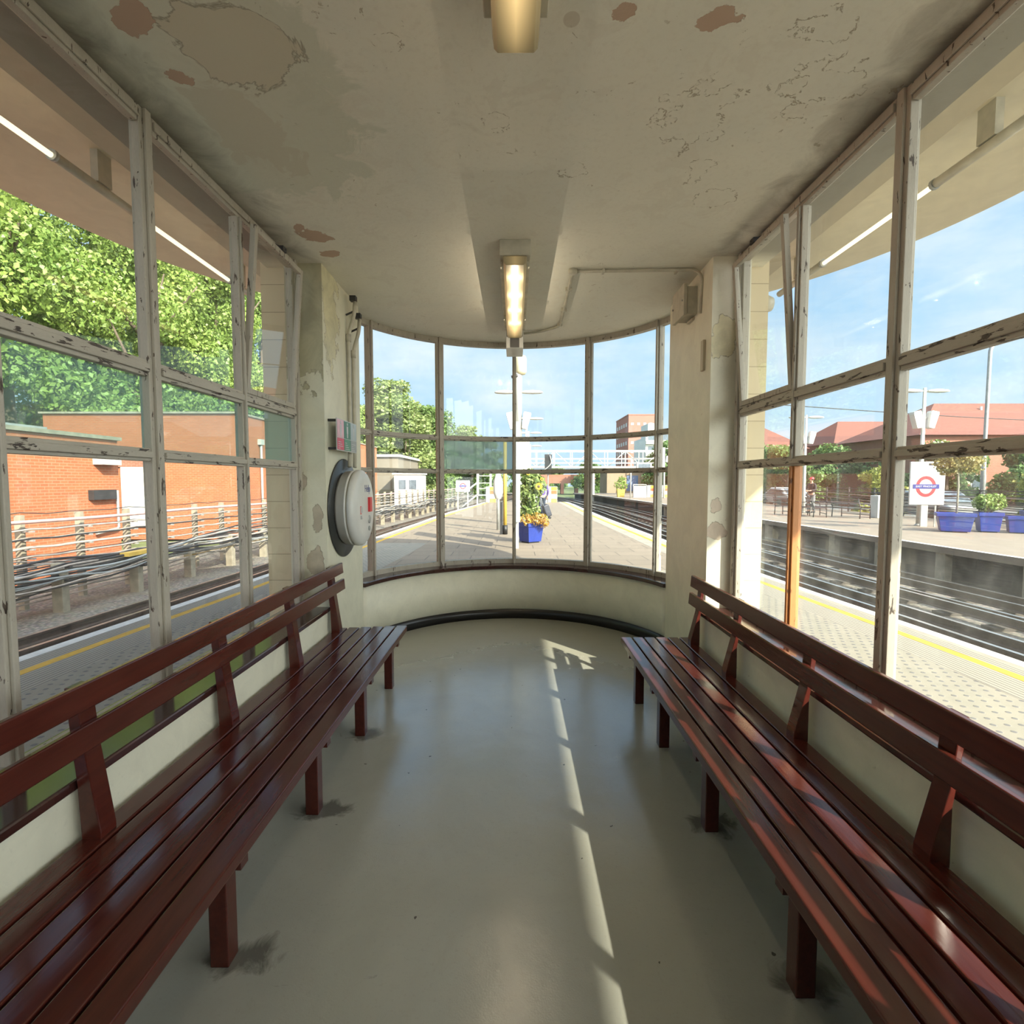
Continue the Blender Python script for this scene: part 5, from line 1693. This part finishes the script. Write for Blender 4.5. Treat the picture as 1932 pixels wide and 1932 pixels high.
# ---- red-roofed houses, tower, flats
def house(x0, x1, y0, y1, zb, ze, zr, label, hip=3.5, nwin=6, name='house'):
    cx, cy = (x0+x1)/2, (y0+y1)/2
    t = thing(name, label, 'building', (cx, cy, zb))
    MB().box((x0, y0, zb), (x1, y1, ze)).build('wall', M['brick_red'], t, world=True)
    e = 0.5
    a = [(x0-e, y0-e, ze), (x1+e, y0-e, ze), (x1+e, y1+e, ze), (x0-e, y1+e, ze)]
    if (x1-x0) > (y1-y0): r = [(x0+hip, cy, zr), (x1-hip, cy, zr)]; fs = [(0,1,5,4), (1,2,5), (2,3,4,5), (3,0,4), (0,3,2,1)]
    else: r = [(cx, y0+hip, zr), (cx, y1-hip, zr)]; fs = [(0,1,4), (1,2,5,4), (2,3,5), (3,0,4,5), (0,3,2,1)]
    MB().add(a+r, fs).build('roof', M['roof_tile'], t, world=True)
    for k in range(nwin):
        x = x0 + (x1-x0)*(k+0.5)/nwin
        for z in (ze-1.7, ze-4.4):
            w = MB().box((x-0.6, y0-0.05, z), (x+0.6, y0, z+1.2)).build('window', M['white_paint'], t, world=True)
            MB().box((x-0.5, y0-0.07, z+0.1), (x+0.5, y0-0.055, z+1.1)).build('pane', M['window_dark'], w, world=True)
    return t


t = house(33.0, 62.0, 42.0, 52.0, -1.0, 5.3, 8.6, 'long brick house with big red tiled roof behind the sign', 5.0, 9)
MB().box((49.0, 45.5, 7.2), (51.4, 47.5, 9.6)).build('chimney', M['brick_red'], t, world=True)
MB().add([(47.5, 41.4, 5.2), (52.5, 41.4, 5.2), (50.0, 41.4, 7.6), (47.5, 46, 5.2), (52.5, 46, 5.2), (50.0, 46, 7.6)], [(0,1,2), (3,5,4), (0,2,5,3), (1,4,5,2), (0,3,4,1)]).build('gable', M['roof_tile'], t, world=True)
for (x, z) in ((37.0, 7.1), (38.4, 7.2), (44.0, 7.2), (45.2, 7.3), (41.2, 7.9)):
    MB().tube([(x, 45.0+ (z-7)*0.9, z-0.6), (x, 45.0+(z-7)*0.9, z+0.25)], 0.09, 8).build('roof_vent', M['white_paint'], t, world=True)
house(30, 44, 78, 90, -1.0, 6.5, 10.5, 'distant hazy house with red brown roof, left of the big red roof', 4.0, 4)
house(46, 64, 74, 86, -1.0, 7.0, 10.8, 'distant house with brown roof directly left of the big red roof', 4.0, 4)
house(58, 80, 60, 70, -1.0, 7.0, 11.0, 'brick house with red roof at right edge of the view', 4.0, 4)

t = thing('tower_block', 'tall red brick office block beyond the footbridge', 'tower', (35.0, 152.0, -1.0))
MB().box((33.2, 150.0, -1.0), (42.5, 168.0, 20.8)).build('wall', M['tower'], t, world=True)
MB().box((33.1, 149.9, 20.8), (42.6, 168.1, 21.1)).build('parapet', M['tower'], t, world=True)
for r in range(7):
    for k in range(5):
        MB().box((33.9+k*1.8, 149.93, 1.7+r*2.7), (34.7+k*1.8, 149.999, 2.4+r*2.7)).build('window', M['sign_white'], t, world=True)
        MB().box((33.13, 152.0+k*3.2, 1.5+r*2.7), (33.199, 153.6+k*3.2, 2.6+r*2.7)).build('window', M['sign_white'], t, world=True)
t = thing('white_flats', 'stepped white block of flats in front of the brick tower', 'building', (36.0, 128.0, -1.0))
MB().box((31.6, 124.0, -1.0), (38.2, 136.0, 12.2)).build('wall', M['white_paint'], t, world=True)
MB().box((32.4, 125.0, 12.2), (34.6, 132.0, 15.6)).build('upper_storey', M['white_paint'], t, world=True)
for r in range(4):
    MB().box((31.5, 123.2, 1.8+r*2.9), (38.3, 124.0, 2.6+r*2.9)).build('balcony', M['white_metal'], t, world=True)
    for k in range(2):
        MB().box((32.2+k*3.1, 123.95, 2.8+r*2.9), (34.4+k*3.1, 123.999, 4.2+r*2.9)).build('window', M['window_dark'], t, world=True)

# low brown buildings across the end of the line
t = thing('brick_bridge', 'red brick bridge with dark arches across the tracks far away', 'bridge', (8.0, 100.0, GZ))
MB().box((3.5, 100.0, 1.2), (18.0, 102.0, 2.9)).build('deck', M['brick_red'], t, world=True)
for k in range(6):
    MB().box((3.5+k*2.8, 100.0, GZ), (4.1+k*2.8, 102.0, 1.2)).build('pier', M['brick_red'], t, world=True)
t = thing('station_hut', 'low brown platform building with blue door beyond the barriers', 'building', (16.0, 74.0, GZ))
MB().box((13.2, 73.0, GZ), (19.5, 79.0, 3.2)).build('wall', plain('brown_render', (0.30, 0.22, 0.15), 0.8), t, world=True)
MB().box((12.9, 72.6, 3.2), (19.9, 79.4, 3.5)).build('roof', M['white_metal'], t, world=True)
MB().box((16.0, 72.95, 0.2), (17.6, 73.0, 2.4)).build('door', plain('dull_blue', (0.10, 0.16, 0.28), 0.6), t, world=True)

# ---- footbridge
t = thing('footbridge', 'white lattice footbridge spanning the tracks in the distance', 'footbridge', (9.0, 62.0, GZ))
for z, hgt in ((3.15, 0.22), (5.15, 0.14), (4.25, 0.06), (3.75, 0.06)):
    for y in (61.2, 63.2):
        MB().box((0.5, y-0.06, z), (17.5, y+0.06, z+hgt)).build('chord', M['white_metal'], t, world=True)
MB().box((0.5, 61.2, 3.15), (17.5, 63.2, 3.22)).build('deck', M['grey_metal'], t, world=True)
for k in range(9):
    x = 0.6 + k*2.1
    for y in (61.2, 63.2):
        MB().box((x-0.05, y-0.05, 3.2), (x+0.05, y+0.05, 5.2)).build('upright', M['white_metal'], t, world=True)
    if k < 8:
        a, b = ((3.25, 5.15) if k % 2 else (5.15, 3.25))
        MB().tube([(x, 61.2, a), (x+2.1, 61.2, b)], 0.05, 6).build('brace', M['white_metal'], t, world=True)
for x in (0.8, 9.6, 17.2):
    MB().box((x-0.12, 61.9, GZ), (x+0.12, 62.4, 3.15)).build('column', M['white_metal'], t, world=True)
MB().box((17.5, 61.2, 3.0), (17.9, 63.2, 5.6)).build('stair_head', M['white_metal'], t, world=True)

# white loops and signal near the bridge
t = thing('signal', 'dark railway signal head with white struts near the footbridge', 'signal', (3.3, 52.0, GZ))
MB().box((3.1, 52.0, 2.3), (3.8, 52.3, 4.3)).build('head', M['black'], t, world=True)
MB().tube([(3.45, 52.3, GZ), (3.45, 52.3, 4.4)], 0.06, 8).build('post', M['grey_metal'], t, world=True)
MB().tube(fillet([(2.0, 52.1, 2.0), (3.3, 52.0, 2.9), (3.8, 51.9, 3.4), (3.6, 51.9, 4.2)], 0.3), 0.05, 6).build('strut', M['white_metal'], t, world=True)
t = thing('monitor_gantry', 'white goal-shaped camera monitor frame on the far platform', 'frame', (13.0, 48.0, PZ))
for x in (10.9, 14.0):
    MB().tube([(x, 48, PZ), (x, 48, 3.7)], 0.06, 8).build('post', M['white_metal'], t, world=True)
MB().tube([(10.9, 48, 3.7), (14.0, 48, 3.7)], 0.05, 8).build('cross_bar', M['white_metal'], t, world=True)
MB().box((11.4, 47.8, 2.6), (12.8, 48.1, 3.3)).build('monitor', M['white_metal'], t, world=True)
MB().box((11.55, 47.78, 2.7), (12.65, 47.799, 3.2)).build('screen', M['window_dark'], t, world=True)

# ---- tall street lamp and overhead wire
t = thing('street_lamp', 'tall curved grey street lamp behind the planted tubs', 'street lamp', (22.3, 24.5, -0.4))
MB().tube(fillet([(22.3, 24.5, -0.4), (22.3, 24.5, 3.0), (22.32, 24.5, 7.9), (22.9, 24.4, 8.25), (23.6, 24.3, 8.25)], 0.5, 6), [0.11]*1+[0.10]*1+[0.08]*0+[0.08]*(len(fillet([(22.3, 24.5, -0.4), (22.3, 24.5, 3.0), (22.32, 24.5, 7.9), (22.9, 24.4, 8.25), (23.6, 24.3, 8.25)], 0.5, 6))-2), 10).build('pole', M['grey_metal'], t, world=True)
MB().sweep([[(23.5+u, 24.3+w*math.cos(2*PI*k/8), 8.26+h*math.sin(2*PI*k/8)) for k in range(8)] for u, w, h in ((0, 0.06, 0.03), (0.3, 0.13, 0.08), (0.8, 0.12, 0.06), (1.0, 0.03, 0.02))], smooth=True).build('lamp_head', M['white_metal'], t, world=True)
tag(MB().tube([(20 + k*4, 34+k*1.2, 6.4+0.07*k - 0.5*math.sin(PI*k/12)) for k in range(-2, 13)], 0.03, 5).build('overhead_wire', M['dark_metal']), 'thin dark overhead wire crossing in front of the red roofs', 'wire')
t = thing('flag_pole', 'thin white pole behind the fence near the tiled pier', 'pole', (20.0, 42.0, -0.4))
MB().tube([(20.0, 42, -0.38), (20.0, 42, 4.7)], 0.07, 8).build('shaft', M['white_metal'], t, world=True)
MB().lathe([(0.0, 0), (0.1, 0.03), (0.1, 0.1), (0, 0.13)], 8, Matrix.Translation((20.0, 42, 4.7))).build('cap', M['white_metal'], t, world=True)


# ---- barriers at the platform end
def barrier(x, y, w, label, board=True, panel=0.0):
    t = thing('barrier', label, 'barrier', (x, y, PZ))
    if panel > 0:
        MB().box((-w/2, -0.05, 0.0), (-w/2+panel, 0.05, 1.15)).build('white_panel', M['sign_white'], t)
        MB().tube(fillet([(-w/2, 0.06, 0.0), (-w/2, 0.06, 1.28), (-w/2+panel, 0.06, 1.28), (-w/2+panel, 0.06, 0.0)], 0.06), 0.03, 6).build('handrail', M['white_metal'], t)
    x0 = -w/2+panel+0.05
    MB().box((x0, -0.05, 0.0), (w/2, 0.05, 1.2)).build('board', M['sign_white'], t, bevel=0.03)
    for z0, z1, m_ in ((0.0, 0.30, 'yellow_pole'), (0.62, 0.90, 'orange_red'), (0.90, 1.18, 'petal')):
        MB().box((x0+(w/2-x0)*0.35, -0.056, z0+0.02), (w/2-0.02, -0.0505, z1)).build('coloured_patch', M[m_], t)
    return t


barrier(2.35, 38.4, 1.75, 'white panel and red-yellow board closing right end of the platform', panel=1.0)
barrier(-1.75, 38.4, 0.85, 'white board with red and yellow patches at left end of platform')
barrier(13.0, 51.0, 2.3, 'white panel with red-yellow board on the far platform', panel=1.3)
barrier(15.0, 51.0, 1.0, 'red-yellow board beside the white panel on far platform')
barrier(16.6, 51.2, 1.4, 'red-yellow board farthest right on the far platform')
t = thing('yellow_planter', 'small yellow planter on the far platform near the thin pole', 'planter', (10.9, 52.5, PZ))
MB().sweep([[(a*k, b*k, z) for a, b in ((-0.4, -0.3), (0.4, -0.3), (0.4, 0.3), (-0.4, 0.3))] for k, z in ((0.8, 0.0), (1.0, 0.8), (0.9, 0.8), (0.85, 0.7))]).build('box', M['yellow_pole'], t)
leaf_cloud('foliage', [(0, 0, 1.2, 0.7, 0.5, 0.5), (0.1, 0, 1.7, 0.5, 0.4, 0.4)], 500, 0.18, M['leaf_bright'], t, 15, kind='stuff')


# ================================================================== PEOPLE
def skin_obj(name, verts, edges, radii, mat, parent, root=0, sub=2):
    me = bpy.data.meshes.new(name)
    me.from_pydata(verts, edges, [])
    me.materials.append(mat)
    o = bpy.data.objects.new(name, me)
    C.objects.link(o)
    o.modifiers.new('skin', 'SKIN')
    if not me.skin_vertices: me.skin_vertices.new()
    for i, r in enumerate(radii):
        rr = r if hasattr(r, '__len__') else (r, r)
        me.skin_vertices[0].data[i].radius = rr
    me.skin_vertices[0].data[root].use_root = True
    s_ = o.modifiers.new('sub', 'SUBSURF'); s_.levels = sub; s_.render_levels = sub
    dg = bpy.context.evaluated_depsgraph_get(); dg.update()
    m2 = bpy.data.meshes.new_from_object(o.evaluated_get(dg))
    for p in m2.polygons: p.use_smooth = True
    o.modifiers.clear()
    o.data = m2
    m2.materials.clear(); m2.materials.append(mat)
    o.parent = parent
    return o


def person(x, y, rz, label, top, legs, hair, larm, rarm, stride=0.10, cap=None):
    """larm / rarm: (elbow, wrist) positions in the person's own space, facing -y"""
    t = thing('person', label, 'person', (x, y, PZ), rz)
    V = [(0, 0, 0.95), (0, 0, 1.12), (0, -0.01, 1.30), (0, 0, 1.44), (0, -0.01, 1.53), (0, -0.02, 1.60), (0, -0.02, 1.70)]
    R = [(0.15, 0.10), (0.13, 0.09), (0.16, 0.10), (0.10, 0.075), (0.05, 0.05), (0.078, 0.09), (0.06, 0.07)]
    E = [(0, 1), (1, 2), (2, 3), (3, 4), (4, 5), (5, 6)]
    for s, (el, wr) in ((-1, larm), (1, rarm)):
        n = len(V)
        V += [(s*0.185, 0, 1.41), el, wr, tuple(Vector(wr) + (Vector(wr)-Vector(el)).normalized()*0.09)]
        R += [0.055, 0.040, 0.026, (0.038, 0.016)]
        E += [(3, n), (n, n+1), (n+1, n+2), (n+2, n+3)]
        d = (Vector(wr)-Vector(el)).normalized()
        side = d.cross(Vector((0, 1, 0.2))).normalized()
        for k, L in enumerate((0.07, 0.08, 0.075, 0.06)):
            m_ = len(V)
            b0 = Vector(V[n+3]) + side*(k-1.5)*0.020
            V += [tuple(b0 + d*0.03), tuple(b0 + d*(0.03+L*0.6) + Vector((0, -0.01, -0.012)))]
            R += [0.009, 0.008]
            E += [(n+3, m_), (m_, m_+1)]
        m_ = len(V)
        V += [tuple(Vector(wr) + side*0.04 + d*0.05)]; R += [0.010]; E += [(n+2, m_)]
    for s in (-1, 1):
        n = len(V); st = stride*s
        V += [(s*0.09, 0, 0.90), (s*0.10, -0.02+st*0.5, 0.50), (s*0.10, 0.02+st, 0.10), (s*0.10, st, 0.055), (s*0.11, -0.14+st, 0.04)]
        R += [(0.095, 0.095), 0.06, 0.042, 0.045, (0.042, 0.032)]
        E += [(0, n), (n, n+1), (n+1, n+2), (n+2, n+3), (n+3, n+4)]
    skin_obj('body', V, E, R, M['skin'], t)
    # nose and ears give the head a face
    mb = MB()
    mb.sweep([[(-0.012, -0.105, 1.665), (0.012, -0.105, 1.665), (0, -0.112, 1.67)], [(-0.018, -0.105, 1.625), (0.018, -0.105, 1.625), (0, -0.135, 1.63)]])
    mb.build('nose', M['skin'], t)
    for s in (-1, 1):
        MB().lathe([(0, -0.01), (0.02, 0), (0, 0.01)], 8, Matrix.Translation((s*0.083, -0.01, 1.64)) @ Matrix.Rotation(PI/2, 4, 'Y')).build('ear', M['skin'], t)
        MB().lathe([(0, -0.008), (0.010, 0), (0, 0.008)], 8, Matrix.Translation((s*0.032, -0.102, 1.665)) @ Matrix.Rotation(PI/2, 4, 'X')).build('eye', M['black'], t)
    # hair
    Mx = Matrix.Translation((0, 0.010, 1.675)) @ Matrix.Diagonal((1, 1.1, 1, 1))
    MB().lathe([(0.0, 0.115), (0.05, 0.105), (0.085, 0.07), (0.098, 0.02), (0.095, -0.03), (0.07, -0.06), (0.0, -0.06)], 16, Mx).build('hair', M['hair'] if hair is None else hair, t)
    if cap:
        MB().lathe([(0.0, 0.13), (0.06, 0.122), (0.10, 0.085), (0.108, 0.03), (0.108, 0.02), (0, 0.02)], 16, Mx).build('cap', cap, t)
        MB().sweep([[(-0.07, -0.09, 1.70), (0.07, -0.09, 1.70), (0.07, -0.09, 1.712), (-0.07, -0.09, 1.712)], [(-0.05, -0.19, 1.685), (0.05, -0.19, 1.685), (0.05, -0.19, 1.695), (-0.05, -0.19, 1.695)]]).build('cap_peak', cap, t)
    # jacket and trousers
    V2 = [(0, 0, 0.90), (0, 0, 1.12), (0, -0.01, 1.30), (0, 0, 1.45)]
    R2 = [(0.175, 0.125), (0.155, 0.115), (0.185, 0.125), (0.10, 0.09)]
    E2 = [(0, 1), (1, 2), (2, 3)]
    for s, (el, wr) in ((-1, larm), (1, rarm)):
        n = len(V2)
        w2 = tuple(Vector(el)*0.15 + Vector(wr)*0.85)
        V2 += [(s*0.185, 0, 1.41), el, w2]; R2 += [0.072, 0.056, 0.044]; E2 += [(3, n), (n, n+1), (n+1, n+2)]
    skin_obj('jacket', V2, E2, R2, top, t)
    V3 = [(0, 0, 0.98)]; R3 = [(0.16, 0.12)]; E3 = []
    for s in (-1, 1):
        n = len(V3); st = stride*s
        V3 += [(s*0.09, 0, 0.88), (s*0.10, -0.02+st*0.5, 0.50), (s*0.10, 0.02+st, 0.12)]; R3 += [(0.108, 0.108), 0.078, 0.062]; E3 += [(0, n), (n, n+1), (n+1, n+2)]
    skin_obj('trousers', V3, E3, R3, legs, t)
    for s in (-1, 1):
        st = stride*s
        MB().sweep([[(s*0.105+a, -0.20+st, z) for a, z in ((-0.03, 0), (0.03, 0), (0.03, 0.05), (-0.03, 0.05))], [(s*0.105+a, -0.05+st, z) for a, z in ((-0.05, 0), (0.05, 0), (0.045, 0.09), (-0.045, 0.09))], [(s*0.105+a, 0.08+st, z) for a, z in ((-0.045, 0), (0.045, 0), (0.045, 0.10), (-0.045, 0.10))]]).build('shoe', M['black'], t, bevel=0.01)
    return t


person(1.22, 22.3, math.radians(200), 'person in purple top walking away beyond the sunflowers with a suitcase', plain('purple_cloth', (0.09, 0.05, 0.20), 0.8), plain('dark_denim', (0.035, 0.045, 0.07), 0.85), None,
       ((-0.27, 0.02, 1.15), (-0.28, -0.10, 0.92)), ((0.25, -0.12, 1.22), (0.12, -0.28, 1.28)), 0.14)
t = thing('suitcase', 'black wheeled suitcase pulled behind the walking person', 'suitcase', (1.50, 21.8, PZ), 0.3)
Mx = Matrix.Rotation(-0.35, 4, 'Y')
MB().box((-0.13, -0.16, 0.10), (0.13, 0.16, 0.62), Mx).build('shell', plain('suitcase_black', (0.03, 0.032, 0.045), 0.5), t, bevel=0.04)
MB().tube([Mx @ Vector(p) for p in fillet([(-0.10, -0.10, 0.62), (-0.10, -0.10, 0.98), (-0.10, 0.10, 0.98), (-0.10, 0.10, 0.62)], 0.03)], 0.012, 6).build('handle', M['grey_metal'], t)
for sy in (-0.13, 0.13):
    MB().lathe([(0, -0.02), (0.05, -0.02), (0.05, 0.02), (0, 0.02)], 12, Matrix.Translation((-0.02, sy, 0.05)) @ Matrix.Rotation(PI/2, 4, 'X')).build('wheel', M['black'], t)
person(15.05, 26.0, math.radians(-60), 'person in red cap and black shirt standing on far platform', plain('black_cloth', (0.02, 0.02, 0.024), 0.8), plain('grey_cloth', (0.16, 0.16, 0.17), 0.85), None,
       ((-0.25, -0.08, 1.15), (-0.10, -0.30, 1.12)), ((0.25, -0.08, 1.15), (0.12, -0.32, 1.12)), 0.05, cap=M['red'])
